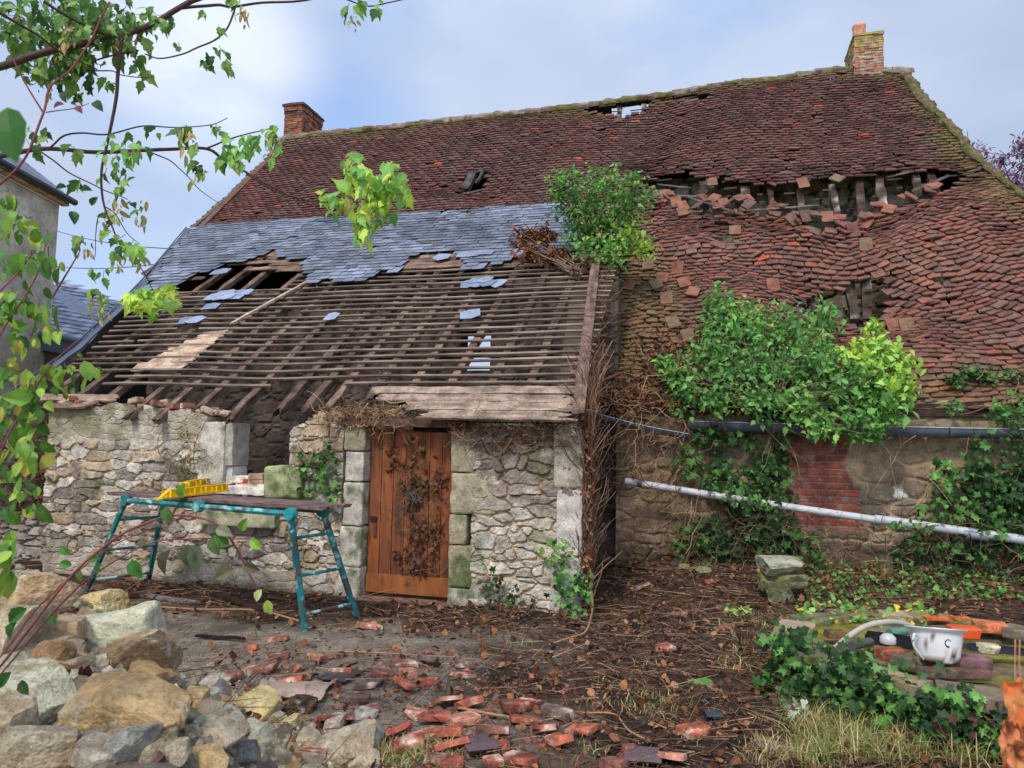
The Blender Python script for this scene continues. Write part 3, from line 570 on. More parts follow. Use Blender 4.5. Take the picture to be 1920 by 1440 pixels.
# ---- clay tiles of the main roof
LR = lambda s: np.interp(s, [0, 4.2, 5.4, 8.8], [6.9, 6.02, 5.68, 4.98])      # right hip line
LL = lambda s: np.interp(s, [4.7, 5.1, 8.6], [-9.72, -9.6, -8.72])
s0k = (KV-V0M)/cos(radians(53)); STOP = lambda u: (np.interp(u, [-8.8, -1, 4, 5], [7.97, 8.08, 8.30, 8.13])-V0M)/cos(radians(53))
def disp(u, s):
    p = P3(u, s, 0); low = sm(4.6, 3.2, s)*sm(-.3, .5, u)
    d = fbm(p, .55, 3, 31)*(.09+.07*low)+fbm(p, 1.3, 2, 33)*(.03+.06*low)
    d += low*(.16*np.exp(-((u-1.6)/.9)**2-((s-3.6)/.5)**2)+.13*np.exp(-((u-4.4)/.8)**2-((s-3.5)/.6)**2)-.22*np.exp(-((u-3.2)/.9)**2-((s-1.9)/.8)**2)-.10*np.exp(-((u-.6)/.6)**2-((s-2.4)/.6)**2))
    d -= .13*np.exp(-((u-.2)/.7)**2-((s-7.6)/1.2)**2); d -= .10*np.exp(-((u+3.4)/.8)**2-((s-6)/.7)**2)
    return d
def shift(u, s):
    p = P3(u, s*.55, 0); low = sm(4.7, 3.6, s)*sm(.0, .6, u)
    w_ = fbm(p, .5, 3, 41)*(.06+.05*low)+fbm(p, 1.6, 2, 43)*.03*(1+low)+low*fbm(p, 1.0, 2, 45)*.24*sm(.2, 1.8, s)
    w_ = w_-low*.22*np.exp(-((u-3.2)/.7)**2-((s-2.2)/.8)**2)-low*.10*np.exp(-((u-.9)/.5)**2-((s-3.2)/.9)**2)+low*.32*sm(3.7, 6.2, u)*sm(.6, 2.8, s)
    w_ = w_-.08*np.exp(-((u+.2)/.5)**2-((s-7)/1.1)**2)+.02*(u+2)*sm(5, 6, s)*0
    return w_*sm(-.1, .5, s)*sm(8.75, 8.2, s)
def roofP(u, s, h=0.): return mainP0(u, s+shift(u, s), disp(u, s)+h)
HOL = [[(1205, 343), (1245, 338), (1290, 330), (1340, 340), (1430, 350), (1520, 343), (1560, 335), (1640, 332), (1700, 322), (1790, 322), (1818, 336), (1780, 360), (1710, 390), (1655, 408), (1605, 426), (1568, 440), (1508, 436), (1498, 410), (1440, 412), (1400, 388), (1340, 412), (1290, 398), (1220, 380)],
       [(1095, 208), (1130, 202), (1165, 196), (1225, 188), (1218, 205), (1190, 216), (1165, 226), (1130, 214)], [(1240, 186), (1345, 176), (1335, 188), (1250, 192)],
       [(870, 333), (914, 325), (903, 362), (856, 372)], [(1478, 575), (1510, 562), (1560, 552), (1610, 535), (1628, 526), (1662, 524), (1664, 560), (1668, 610), (1600, 616), (1500, 602)],
       [(1345, 440), (1385, 445), (1382, 464), (1343, 466)], [(1766, 550), (1786, 552), (1800, 568), (1768, 570)], [(1222, 345), (1262, 342), (1255, 362), (1225, 360)]]
EXP = .087; TW = .19; ov, ou, oc, orr, os_ = [], [], [], [], []
rows = np.arange(-.03, 8.9, EXP)
UA, SA, K = [], [], []
for k, s in enumerate(rows):
    lo = -.62 if s < s0k+.02 else LL(s); pass
    us = np.arange(lo+(k % 2)*TW/2+rng.normal()*.01, LR(s), TW); us = us+rng.normal(size=len(us))*.007
    UA.append(us); SA.append(np.full(len(us), s)+rng.normal(size=len(us))*.006); K.append(np.full(len(us), k))
UA, SA = np.concatenate(UA), np.concatenate(SA)
P = roofP(UA, SA); px = projB(P); keep = (SA < STOP(UA)+.02)
inh = np.zeros(len(UA), bool)
for h in HOL: inh |= inpoly(px+rng.normal(size=px.shape)*2.0, h)
low = sm(4.7, 4.2, SA)*sm(-.3, .2, UA); edge = np.zeros(len(UA))
hp = np.array([q for h in HOL[:1]+HOL[4:5] for q in h])
dmin = np.sqrt(((px[:, None]-hp[None])**2).sum(-1)).min(1); edge = sm(45, 12, dmin)
keep &= ~inh & ~(rng.random(len(UA)) < .004+.015*edge)
UA, SA, px, low, edge = UA[keep], SA[keep], px[keep], low[keep], edge[keep]
e = .03; P = roofP(UA, SA); Xd = roofP(UA+e, SA)-roofP(UA-e, SA); Yd = roofP(UA, SA+e)-roofP(UA, SA-e)
Xd /= np.linalg.norm(Xd, axis=1)[:, None]; Zd = np.cross(Xd, Yd); Zd /= np.linalg.norm(Zd, axis=1)[:, None]; Yd = np.cross(Zd, Xd)
B0 = np.stack([Xd, Yd, Zd], -1); n = len(UA)
rz_ = rng.normal(size=n)*(.018+.05*low*rng.random(n)+.20*edge*rng.random(n)); rare = rng.random(n) < .012+.03*low; rz_ = np.where(rare, rz_+rng.normal(size=n)*.22, rz_)
tl_ = -radians(17)-np.abs(rng.normal(size=n))*(.018+.03*low)-edge*rng.random(n)*.25; ry_ = rng.normal(size=n)*(.022+.05*low)
def RR(a, b, c):
    ca, sa, cb, sb, cc, sc = np.cos(a), np.sin(a), np.cos(b), np.sin(b), np.cos(c), np.sin(c); z, o = a*0, a*0+1
    Z = np.stack([ca, -sa, z, sa, ca, z, z, z, o], -1).reshape(-1, 3, 3); X = np.stack([o, z, z, z, cb, -sb, z, sb, cb], -1).reshape(-1, 3, 3); Y = np.stack([cc, z, sc, z, o, z, -sc, z, cc], -1).reshape(-1, 3, 3)
    return Z @ X @ Y
R = B0 @ RR(rz_, tl_, ry_); T = P+Zd*(.034+rare*.02+edge*rng.random(n)*.03)[:, None]+Yd*(rare*rng.normal(size=n)*.04)[:, None]
# template: slightly dished tile with rounded tail corners
xs = np.array([-.5, -.3, 0, .3, .5])*(TW-.005); zb = np.array([0, .003, .005, .003, 0.]); y0 = np.array([.012, 0, 0, 0, .012]); th = .022
tv = np.concatenate([np.stack([xs, y0, zb], -1), np.stack([xs, xs*0+.22, zb], -1), np.stack([xs, y0, zb-th], -1), np.stack([xs, xs*0+.22, zb-th], -1)])
tf = [[i, i+1, i+6, i+5] for i in range(4)]+[[i+10, i+11, i+1, i] for i in range(4)]+[[0, 5, 15, 10], [4, 14, 19, 9]]
sc = np.stack([rng.uniform(.93, 1.0, n), np.ones(n), rng.uniform(.85, 1.3, n)], 1); R = R*sc[:, None, :]
q = P3(UA, SA, 0); g = rng.random(n); f1 = fbm(q, .8, 4, 61); up_ = sm(3.8, 5.2, SA)
c = cmix(S(108, 68, 58), S(82, 56, 52), sm(-.5, .5, f1+rng.normal(size=n)*.28)); c = cmix(c, S(104, 82, 74), (g > .72)*.65); c = cmix(c, S(146, 84, 64), ((g > .52) & (g < .62))*(.6-.35*up_))
c = cmix(c, S(206, 96, 56), (rng.random(n) < .006)*.7); c = cmix(c, S(66, 44, 46), ((g < .16))*.6)
c = cmix(c, cmix(S(132, 86, 64), S(108, 82, 68), g), (1-up_)*.75*(rng.random(n))); c = c*(1-.16*up_)[:, None]; c = cmix(c, S(98, 76, 70), .12+.2*fbm(q, 1.6, 3, 77))*np.array([1.04, .98, .97])
ms = .8*sm(.6, .0, (LR(SA)-UA)+fbm(q, 2.3, 3, 71)*.5); ms = np.maximum(ms, sm(1.3, .1, np.abs(UA-.15)+fbm(q, 1.6, 3, 72)*.5)*sm(3.7, 2.6, SA)*.8); ms = np.maximum(ms, sm(.7, .1, SA+fbm(q, 2, 2, 73)*.4)*.5); ms = np.maximum(ms, sm(.5, .05, STOP(UA)-SA+fbm(q, 3, 2, 74)*.3)*.8)
c = cmix(c, cmix(S(92, 88, 42), S(112, 92, 62), rng.random(n)), np.clip(ms*(.55+.5*rng.random(n)), 0, .9))
tvj = tv; mb = MB(); mb.inst(tvj, tf, R, T, c)
tr = tag(mb.build('tile_covering', Mtile, HOUSE), 'sagging courses of red brown clay tiles')
# tiles jumbled along the lower lip of the big gap
for k in range(46):
    x = rng.uniform(1215, 1760); y = np.interp(x, [1205, 1290, 1400, 1500, 1560, 1640, 1760], [372, 392, 392, 414, 428, 402, 366])+rng.uniform(-16, 10); p = hitmain(x, y); s = (p[1]-V0M)/cos(radians(53)); q_ = roofP(np.array([p[0]]), np.array([s]), .04+.05*rng.random())[0]
    R_ = np.stack([[1, 0, 0], [0, .6, .8], [0, -.8, .6]], 1) @ Rz(rng.normal()*.55) @ Rx(rng.normal()*.30-.1) @ Ry(rng.normal()*.3)
    MB().add((tv-[0, .1, 0]) @ R_.T+q_, tf, cmix(S(132, 78, 62), S(92, 70, 60), rng.random())).build('slipped_tile', Mtile, HOUSE)
# laths under the tiles, rafters of the main roof
mb = MB()
for k, s in enumerate(np.arange(.2, 8.6, .22)):
    a = -.3 if s < s0k else LL(s); u = np.linspace(a, LR(s), 70); Q = roofP(u, u*0+s, -.03)
    m_ = np.ones(69, bool); mid = (Q[1:]+Q[:-1])/2; pm = projB(mid)
    for h in HOL[:2]+HOL[3:5]: m_ &= ~(inpoly(pm, h) & (rng.random(69) < .85))
    idx = np.where(m_)[0]; V = np.concatenate([Q+[0, 0, -.015], Q+[0, 0, .012], Q+[0, .03, .012]]); i = idx
    mb.add(V, np.stack([i, i+1, i+71, i+70], -1), S(74, 62, 56)); mb.add(V, np.stack([i+70, i+71, i+141, i+140], -1), S(84, 70, 62))
mb.build('tile_laths', Mwood, HOUSE)
def orafter(u, s0, s1, w_=.11, col=S(66, 54, 46), lean=0., h=-.14):
    k = 30; s = np.linspace(s0, s1, k); uu = u+lean*(s-s0)
    for nm in (0,):
        Q = [roofP(uu+a*w_/2+fbm(P3(s, a, u), 5, 3, 3)*.03, s, h+b*.05+fbm(P3(s, b+3, u), 6, 2, 3)*.022) for a, b in ((-1, 1), (1, 1), (1, -1), (-1, -1))]
        V = np.stack(Q, 1); i = np.arange(k*4).reshape(k, 4); j = np.roll(i, -1, 1)
        q = V.reshape(-1, 3); c = cmix(col, S(188, 182, 174), sm(.15, .4, fbm(q*np.array([1, .4, .4]), 20, 4, 5))*.6)
        mb = MB().add(q, np.stack([i[:-1], i[1:], j[1:], j[:-1]], -1).reshape(-1, 4), c); mb.add(V[0], [[0, 1, 2, 3]], c[:4]); mb.add(V[-1], [[3, 2, 1, 0]], c[:4])
    return mb.build('rafter', MwoodX, HOUSE)
for x in (1225, 1318, 1340, 1400, 1446, 1502, 1571, 1592, 1646, 1702, 1762): u = hitmain(x, 372)[0]; orafter(u, 2.2, 5.4, w_=rng.uniform(.09, .16), lean=rng.normal()*.02+(.08 if x in (1592, 1702) else 0))
for x in (1160, 1205, 1290): u = hitmain(x, 205)[0]; orafter(u, 7.6, 8.6, w_=.09, h=-.10)
u = hitmain(1582, 575)[0]; orafter(u, .8, 2.4); u = hitmain(1500, 575)[0]; orafter(u, .8, 2.4)
for x0, y0, x1, y1, t in ((1285, 375, 1380, 405, .03), (1380, 403, 1540, 392, .025), (1705, 368, 1778, 336, .045), (1660, 340, 1715, 328, .03), (862, 371, 924, 359, .03), (1205, 372, 1330, 376, .025), (1230, 352, 1300, 360, .03)):
    plank(hitmain(x0, y0)+[0, -.05, .05], hitmain(x1, y1)+[0, -.05, .05], t, t, S(120, 108, 100), 'broken_lath')
for (x, y0, y1, w_) in ((886, 332, 366, .10), (906, 326, 354, .06)):
    a, b = hitmain(x-12, y1), hitmain(x+4, y0); nm = np.array([0, -sin(radians(53)), cos(radians(53))]); plank(a+nm*.10, b+nm*.10, .16 if x < 900 else .05, w_, S(88, 84, 84), 'skylight_frame', up=nm)
# slipped big tiles in and around the gaps
SLIP = [(x, y, w) for (x, y, w) in [(1568, 342, 20), (1505, 350, 14), (1280, 402, 14), (1410, 384, 20), (1378, 438, 12), (1620, 455, 12), (1550, 410, 13), (1215, 500, 22), (1242, 522, 20), (1270, 505, 18), (1282, 535, 22), (1250, 575, 20), (1300, 560, 18), (1262, 618, 16), (1230, 540, 16), (1340, 520, 12), (1450, 535, 14), (1625, 535, 20), (1675, 580, 18), (1690, 560, 16), (1365, 462, 12), (1730, 430, 14), (1155, 480, 14), (1180, 545, 18), (1160, 590, 16), (1290, 640, 16), (1540, 545, 14), (1335, 350, 14), (1245, 372, 13), (1268, 385, 12), (1700, 590, 16), (1788, 585, 16), (1480, 350, 12), (1600, 425, 13), (1645, 422, 14)] if not (x > 1330 and (x*7+y) % 3 == 0)]
mb = MB(); T, R, C = [], [], []
for (x, y, s_) in SLIP:
    p = hitmain(x, y); s = (p[1]-V0M)/cos(radians(53)); q = roofP(np.array([p[0]]), np.array([s]), .075)[0]; q[0] = p[0]
    T.append(q); R.append(np.stack([[1, 0, 0], [0, .6, .8], [0, -.8, .6]], 1) @ Rz(rng.normal()*.3) @ Rx(rng.normal()*.14+.12)*np.array([1.0, 1, 1.3])); C.append(cmix(S(128, 74, 58), S(104, 84, 60), rng.random()))
for r_, t_, c_ in zip(R, T, C): MB().add((tv-[0, .12, 0]) @ r_.T+t_, tf, c_).build('slipped_tile', Mtile, HOUSE)
# rear slope with the hole that lets the sky through, hip ends
def rear(u, s): return P3(u, 8.2+s*cos(radians(53)), 9.25-s*sin(radians(53)))
us = np.linspace(-8.8, 5, 120); ss = np.linspace(0, 9.0, 75); A_, B_ = np.meshgrid(us, ss, indexing='ij'); sc_f = B_/9.0
Ux = A_+(A_ < -8.7)*0; Ux = np.where(A_ < 0, A_-sc_f*1.1*(-A_/8.8), A_+sc_f*1.8*(A_/5)); Q = rear(Ux.ravel(), B_.ravel()); i = np.arange(len(Q)).reshape(A_.shape)
f = np.stack([i[:-1, :-1], i[1:, :-1], i[1:, 1:], i[:-1, 1:]], -1).reshape(-1, 4); cen = Q[f].mean(1)
hole = ((cen[:, 0] > -5.6) & (cen[:, 0] < -4.3) & (cen[:, 2] > 3.6) & (cen[:, 2] < 5.05)) | ((cen[:, 0] > -.75) & (cen[:, 0] < .0) & (cen[:, 2] > 8.75))
f = f[~hole]; mb = MB(); mb.add(Q, f[:, ::-1], S(72, 52, 46)); mb.add(Q+[0, .06, .05], f, S(96, 62, 52)); mb.build('rear_slope', Mtile, HOUSE)
for sg, pts in ((1, [(5, 8.15, 9.3), (6.8, 2.9, 2.3), (6.85, 13.5, 2.3)]), (-1, [(-8.8, 8.0, 9.1), (-9.62, 5.2, 5.5), (-9.75, 4.6, 5.0), (-9.9, 13.5, 2.3)])):
    p = np.array(pts, float); k = len(p); v = np.concatenate([p, p-[sg*.08, 0, .05]]); MB().add(v, [list(range(k)), list(range(k, 2*k))[::-1]], S(94, 64, 54)).add(v, [[i, (i+1) % k, (i+1) % k+k, i+k] for i in range(k)], S(94, 64, 54)).build('hip_end', Mtile, HOUSE)
p = P3(np.array([-9.8, -7.5, -9.9, -9.75]), np.array([4.8, 0., 13.5, 5.5]), np.array([4.9, 0., 0, 0])); 
v = np.array([(-9.78, 5.2, 5.4), (-8.0, 1.6, 3.0), (-8.0, 1.6, 0), (-9.8, 5.2, 0.)]); MB().add(v, [[0, 1, 2, 3]], S(80, 74, 70)).build('left_cheek', Mplaster, HOUSE)
# ridge caps: half-round tiles bedded in mossy mortar; the hip is a thick band of moss
us = np.arange(-9.0, 5.1, .36); 
for k, u in enumerate(us):
    n_ = 9; a = np.linspace(-.15, pi+.15, n_); uu = np.linspace(-.19, .19, 5); A_, B_ = np.meshgrid(uu, a, indexing='ij'); r_ = .125-A_*.06+fbm(P3(A_.ravel()+u, B_.ravel(), 0), 6, 3, 3).reshape(A_.shape)*.035
    s = STOP(u+A_.ravel()); base = mainP0(u+A_.ravel(), s, .02); dd = disp(u+A_.ravel(), s)
    q = base+P3(0*s, np.cos(B_).ravel()*r_.ravel()+.06-dd*.0, np.sin(B_).ravel()*r_.ravel()-.03+dd*.6); i = np.arange(len(q)).reshape(A_.shape)
    f = np.stack([i[:-1, :-1], i[1:, :-1], i[1:, 1:], i[:-1, 1:]], -1).reshape(-1, 4)
    c = cmix(S(134, 124, 112), S(112, 88, 78), rng.random()); c = cmix(np.broadcast_to(c, (len(q), 3)), S(92, 88, 44), sm(-.15, .3, fbm(q, 3, 3, 9)))
    MB().add(q, f, c).add(q-[0, 0, .02], f[:, ::-1], c*.6).build('ridge_tile', Mmoss if k % 3 else Mtile, HOUSE)
def lump_band(pts, rad, col0, col1, name, m, n=10, amp=.5, fr=5):
    p = spline(pts, 14); mb = MB(); k = len(p); a = np.arange(n)/n*2*pi; t = np.gradient(p, axis=0); t /= np.linalg.norm(t, axis=1)[:, None]; x = np.cross([0, 0, 1.], t); x /= np.linalg.norm(x, axis=1)[:, None]; y = np.cross(t, x)
    q = p[:, None]+x[:, None]*np.cos(a)[None, :, None]*rad*1.5+y[:, None]*np.sin(a)[None, :, None]*rad; q = q.reshape(-1, 3); cen = np.repeat(p, n, 0)
    q = cen+(q-cen)*(1+amp*fbm(q, fr, 4, 3)[:, None]*1.6); i = np.arange(k*n).reshape(k, n); j = np.roll(i, -1, 1)
    return mb.add(q, np.stack([i[:-1], j[:-1], j[1:], i[1:]], -1).reshape(-1, 4), cmix(col0, col1, sm(-.25, .3, fbm(q, fr*1.3, 4, 8)))).build(name, m, HOUSE)
hp_ = [roofP(np.array([LR(s)-.02]), np.array([s]), .03)[0] for s in np.linspace(.6, 8.6, 14)]
tag(lump_band(hp_, .06, S(104, 90, 74), S(86, 86, 42), 'hip_cap', Mmoss, amp=.8, fr=8), 'mossy hip')
hp_ = [roofP(np.array([LL(s)+.02]), np.array([s]), .02)[0] for s in np.linspace(4.9, 8.6, 8)]; lump_band(hp_, .04, S(80, 68, 62), S(96, 88, 70), 'hip_cap', Mtile)
# slivers of tile along the hip, lying askew
# loose bricks and rubble along the broken wall head
for k in range(46):
    u = rng.choice([rng.uniform(-5.3, -4.15), rng.uniform(-3.3, -2.6), rng.uniform(-6.6, -5.3)], p=[.55, .25, .2]); z = topz(np.array([u]), P3(np.array([u]), 0, 0))[0]; r3 = rng.random()
    p, f = chip((rng.uniform(.08, .22), rng.uniform(.08, .14), rng.uniform(.03, .07)), .02, .25, .006); p = p @ (Rz(rng.normal()*.6) @ Ry(rng.normal()*.25)).T
    MB().add(p+[u, rng.uniform(-.02, .3), z+.01+.04*rng.random()], f, cmix(S(150, 92, 74) if r3 < .35 else S(176, 160, 140), S(110, 88, 76), rng.random()*.6)).build('loose_brick', Mbrick, HOUSE)
# ---- chimneys (brick shafts coursed in mesh)
def chimney(c, w_, d_, z0, z1, bc, mort, cap, label, mossy=0., thin=.055):
    ch = empty('chimney', (0, 0, 0)); ch.parent = HOUSE; tag(ch, label); mb = MB(); z = z0; k = 0
    while z < z1:
        h = thin
        per = [(np.array([0, -d_/2]), 0, w_), (np.array([w_/2, 0]), pi/2, d_), (np.array([0, d_/2]), 0, w_), (np.array([-w_/2, 0]), pi/2, d_)]
        for off, an, l in per:
            nb = max(2, int(round(l/.2))); bl_ = l/nb
            for i in range(nb+1):
                a0 = -l/2+(i-.5*(k % 2))*bl_; a1 = min(a0+bl_, l/2); a0 = max(a0, -l/2)
                if a1-a0 < .03: continue
                m_ = (a0+a1)/2; p = np.array([off[0]+cos(an)*m_, off[1]+sin(an)*m_]); out_ = rng.normal()*.007+(.03 if z > z1-2.5*h and cap else 0)
                nrm = off/np.linalg.norm(off); p = p+nrm*(out_-.045)
                C = cmix(bc*.75, bc*1.2, rng.random()); C = cmix(C, mort*.9, .55*(rng.random() < .5)); C = cmix(C, S(150, 136, 70), float(np.clip(mossy*sm(z1-.55, z1-.05, z)+mossy*.25*(rng.random() < .3), 0, 1))*(rng.random()**.5))
                box(mb, (c[0]+p[0], c[1]+p[1], z+h/2), (a1-a0-.008 if an == 0 else .10, .10 if an == 0 else a1-a0-.008, h-.010), col=C)
        z += h; k += 1
    mb.build('brickwork', Mbrick, ch); mb = MB(); box(mb, (c[0], c[1], (z0+z1)/2-.01), (w_-.03, d_-.03, z1-z0-.03), col=mort); mb.build('mortar_core', Mplaster, ch); return ch
pr = hitv(1617, 133, 8.0)
cz = toB(CO+ray(1617, 100)*0)
c1 = chimney((4.42, 8.62), .54, 1.0, 8.3, 10.16, S(150, 108, 92), S(172, 162, 146), False, 'chimney with the pale clay pot at the right end of the ridge', mossy=.9)
mb = MB(); lathe(mb, [(.13, 0), (.125, .40), (.135, .42), (.135, .47), (.10, .47), (.10, .05)], 24, S(196, 138, 118), T=(4.34, 8.62, 10.15)); mb.build('chimney_pot', Mbrick, c1, True)
c2 = chimney((-8.62, 8.5), .49, .95, 8.0, 9.95, S(138, 88, 70), S(104, 84, 72), True, 'bare brick chimney at the left end of the ridge')
p, f = chip((.60, 1.06, .06), .1, .2, .01); MB().add(p+[-8.62, 8.5, 9.98], f, S(84, 70, 66)).build('cap', Mstone, c2)
p, f = chip((.58, 1.04, .05), .1, .2, .01); MB().add(p+[4.42, 8.62, 10.16], f, S(150, 138, 84)).build('cap', Mstone, c1)
# ---- gutters and the white pipe
def gutter(p0, p1, r=.065, name='gutter', label=None, col=S(98, 104, 116), squash=1.):
    p0, p1 = np.array(p0, float), np.array(p1, float); k = 24; t = np.linspace(0, 1, k)[:, None]; P = p0+(p1-p0)*t+np.array([0, 0, 1])*(-.02*np.sin(t*pi)); a = np.linspace(pi, 2*pi, 9)
    mb = MB(); q = (P[:, None]+np.stack([a*0, np.cos(a)*r, np.sin(a)*r*squash], -1)[None]).reshape(-1, 3); i = np.arange(len(q)).reshape(k, 9); f = np.stack([i[:-1, :-1], i[1:, :-1], i[1:, 1:], i[:-1, 1:]], -1).reshape(-1, 4)
    mb.add(q, f, col); q2 = (P[:, None]+np.stack([a*0, np.cos(a)*(r-.004), np.sin(a)*(r-.004)*squash], -1)[None]).reshape(-1, 3); mb.add(q2, f[:, ::-1], col*.7)
    mb.add(q[[0+j for j in range(9)]], [list(range(9))], col); mb.add(q[-9:], [list(range(9))[::-1]], col)
    g = empty(name); g.parent = HOUSE; tag(g, label); mb.build('trough', Mzinc, g, True); mb = MB(); tube(mb, P+[0, -r, 0], .009, 6, S(150, 156, 166)); mb.build('rolled_edge', Mzinc, g, True)
    for x in np.arange(.3, np.linalg.norm(p1-p0), .95):
        mb = MB(); c = p0+(p1-p0)*x/np.linalg.norm(p1-p0); tube(mb, c+np.stack([a*0, np.cos(a)*(r+.006), np.sin(a)*(r+.006)*squash-.01], -1), .009, 4, S(60, 62, 68)); mb.build('bracket', Mzinc, g)
gutter(hitv(1290, 790, 2.80), hitv(1920, 806, 2.80)+[2.5, 0, 0], .085, label='long zinc gutter with creeper hanging over it', squash=1.45)
gutter(hitv(1128, 778, 2.72), hitv(1292, 814, 2.78), .08, label='short broken gutter sloping down beside the annex')
mb = MB(); box(mb, (4.2, 2.96, 2.27), (8.6, .03, .16), col=S(66, 54, 48)); mb.build('fascia', MwoodX, HOUSE)
gp = empty('drain_pipe'); gp.parent = HOUSE; tag(gp, 'white plastic pipe sloping down across the long wall')
a, b = hitv(1172, 902, 2.64), hitv(1645, 975, 2.64); mb = MB(); tube(mb, [a, (a*.5+b*.5)+[0, 0, -.012], b], .048, 14, S(184, 186, 188)); mb.build('pipe_section', Mpvc, gp, True)
a2, b2 = hitv(1640, 973, 2.62), hitv(1960, 1018, 2.62); mb = MB(); tube(mb, [a2, b2], .056, 14, S(172, 176, 180)); mb.build('pipe_section', Mpvc, gp, True)
for x, y, cc, r_ in ((1200, 906, S(80, 84, 90), .056), (1802, 997, S(70, 74, 80), .062), (1645, 976, S(120, 124, 130), .062)):
    c = hitv(x, y, 2.63); d = (b2-a2)/np.linalg.norm(b2-a2)*.03; mb = MB(); tube(mb, [c-d, c+d], r_, 14, cc); mb.build('clip', Mpvc, gp, True)
c = hitv(1832, 1002, 2.62); d = (b2-a2)/np.linalg.norm(b2-a2)*.11; mb = MB(); tube(mb, [c-d, c+d], .068, 14, S(138, 146, 156)); mb.build('socket', Mpvc, gp, True)
# ------------------------------------------------------------ leaves
def leaf_t(kind):       # template in x (width) y (length from the stalk), z fold
    if kind == 'ovate': o = [(0, 0), (.28, .16), (.42, .42), (.30, .72), (0, 1.), (-.30, .72), (-.42, .42), (-.28, .16)]; c = (0, .45)
    elif kind == 'lance': o = [(0, 0), (.14, .2), (.18, .5), (.1, .8), (0, 1.), (-.1, .8), (-.18, .5), (-.14, .2)]; c = (0, .5)
    elif kind == 'ivy': o = [(0, .12), (.22, -.02), (.52, .18), (.34, .40), (.50, .70), (.20, .66), (0, 1.05), (-.20, .66), (-.50, .70), (-.34, .40), (-.52, .18), (-.22, -.02)]; c = (0, .42)
    elif kind == 'maple': o = [(0, .05), (.18, .0), (.62, .10), (.36, .30), (.78, .62), (.30, .58), (.22, .72), (0, 1.15), (-.22, .72), (-.30, .58), (-.78, .62), (-.36, .30), (-.62, .10), (-.18, .0)]; c = (0, .40)
    elif kind == 'tooth': o = [(0, 0), (.20, .10), (.36, .34), (.26, .42), (.30, .62), (.16, .72), (0, 1.12), (-.14, .74), (-.30, .60), (-.24, .44), (-.38, .36), (-.18, .08)]; c = (0, .45)
    v = np.array([(x, y, abs(x)*.35-.22*(y-.4)**2) for x, y in o]+[(c[0], c[1], 0)]); n = len(o)
    return v, np.array([[i, (i+1) % n, n] for i in range(n)])
def _nar(k):
    v, f = leaf_t(k); v = v*[.78, 1, 1]; return v, f
LT = {k: leaf_t(k) for k in ('ovate', 'lance', 'ivy', 'maple', 'tooth')}; LT['oval'] = _nar('ovate')
def orient(d, n_):      # columns: x width, y along d, z ~ n_
    d = d/np.linalg.norm(d, axis=1)[:, None]; x = np.cross(d, n_); x /= np.maximum(np.linalg.norm(x, axis=1)[:, None], 1e-6); z = np.cross(x, d); return np.stack([x, d, z], -1)
def leaves(mb, P, kind, size, cols, droop=.5, face=(0, -.5, .8), r=rng, spread=1., js=.38, fold=1.):
    P = np.asarray(P, float); n = len(P)
    d = r.normal(size=(n, 3))*spread; d[:, 2] -= droop; nn = np.asarray(face)+r.normal(size=(n, 3))*.45
    R = orient(d, nn)*(size*(1+r.normal(size=n)*js).clip(.4, 1.8))[:, None, None]; R[:, :, 2] *= fold*r.uniform(-.3, 1.9, n)[:, None]
    cols = np.asarray(cols, float); w_ = r.random(n); k = r.integers(0, len(cols), n); C = cols[k]*(.8+.4*w_)[:, None]
    tv_, tf_ = LT[kind]; k_ = len(tv_); vs_ = (.86+.28*r.random((n, k_, 1))); vs_[:, -1] = 1.22; C = C[:, None]*vs_; C[:, k_//2] = C[:, k_//2]*np.where(r.random((n, 1)) < .25, [1.25, .85, .6], 1.); return mb.inst(tv_, tf_, R, P, C)
G1, G2, G3, G4 = S(84, 126, 62), S(110, 160, 80), S(142, 182, 90), S(174, 200, 88)
YL, BR1, BR2, BR3 = S(206, 196, 70), S(108, 70, 46), S(140, 94, 62), S(80, 54, 44)
DK = S(44, 72, 38)
# ------------------------------------------------------------ plants rooted on the roof
def bush(name, label, cat, base, blobs, stems, lk='ovate', sz=.075, dens=1., face=(0, -.55, .7), grp=None, m=None, droop=.35, scol=S(112, 96, 78), par_loc=None):
    root = empty(name, base); tag(root, label, cat, grp); sb = MB(); rt = np.asarray(base, float)
    for c, r_, cols in blobs:
        n = int(dens*1000*r_**1.6); c = np.asarray(c, float)
        q = rng.normal(size=(n, 3)); q /= np.linalg.norm(q, axis=1)[:, None]; rad = r_*(.30+.95*rng.random(n)**.9); q = q*rad[:, None]*np.array([1, .8, .9]); q += fbm(q+c, 4, 2, 3)[:, None]*r_*.5*q/np.maximum(rad, .01)[:, None]
        mb = MB(); leaves(mb, q+c-rt, lk, sz, cols, droop, face); mb.build('foliage', m or Mleaf, root)
        for k in range(stems):
            e = c+rng.normal(size=3)*r_*.5; a = rt+rng.normal(size=3)*.05; mid = (a+e)/2+rng.normal(size=3)*.06; tube(sb, spline([a-rt, mid-rt, e-rt], 5), np.linspace(.011, .003, 11), 4, scol)
    sb.build('stems', Mtwig, root); return root
def onmain(px, py, up): p = toW(hitmain(px, py)); return p+(CO-p)/np.linalg.norm(CO-p)*up*1.25
def onlean(px, py, up): p = toW(hitlean(px, py)); return p+(CO-p)/np.linalg.norm(CO-p)*up*1.6
def px2m(p, r_): return r_*np.linalg.norm(p-CO)/F
def blobs(lst, fn, up=.25):
    out_ = []
    for (x, y, r_, cols) in lst:
        c = fn(x, y, up); out_.append((c, px2m(c, r_), cols))
    return out_
ga, gb, gc = [G1, G2, G2, S(92, 132, 76)], [G2, G3, S(112, 150, 72), G1], [G3, G4, S(150, 178, 72)]
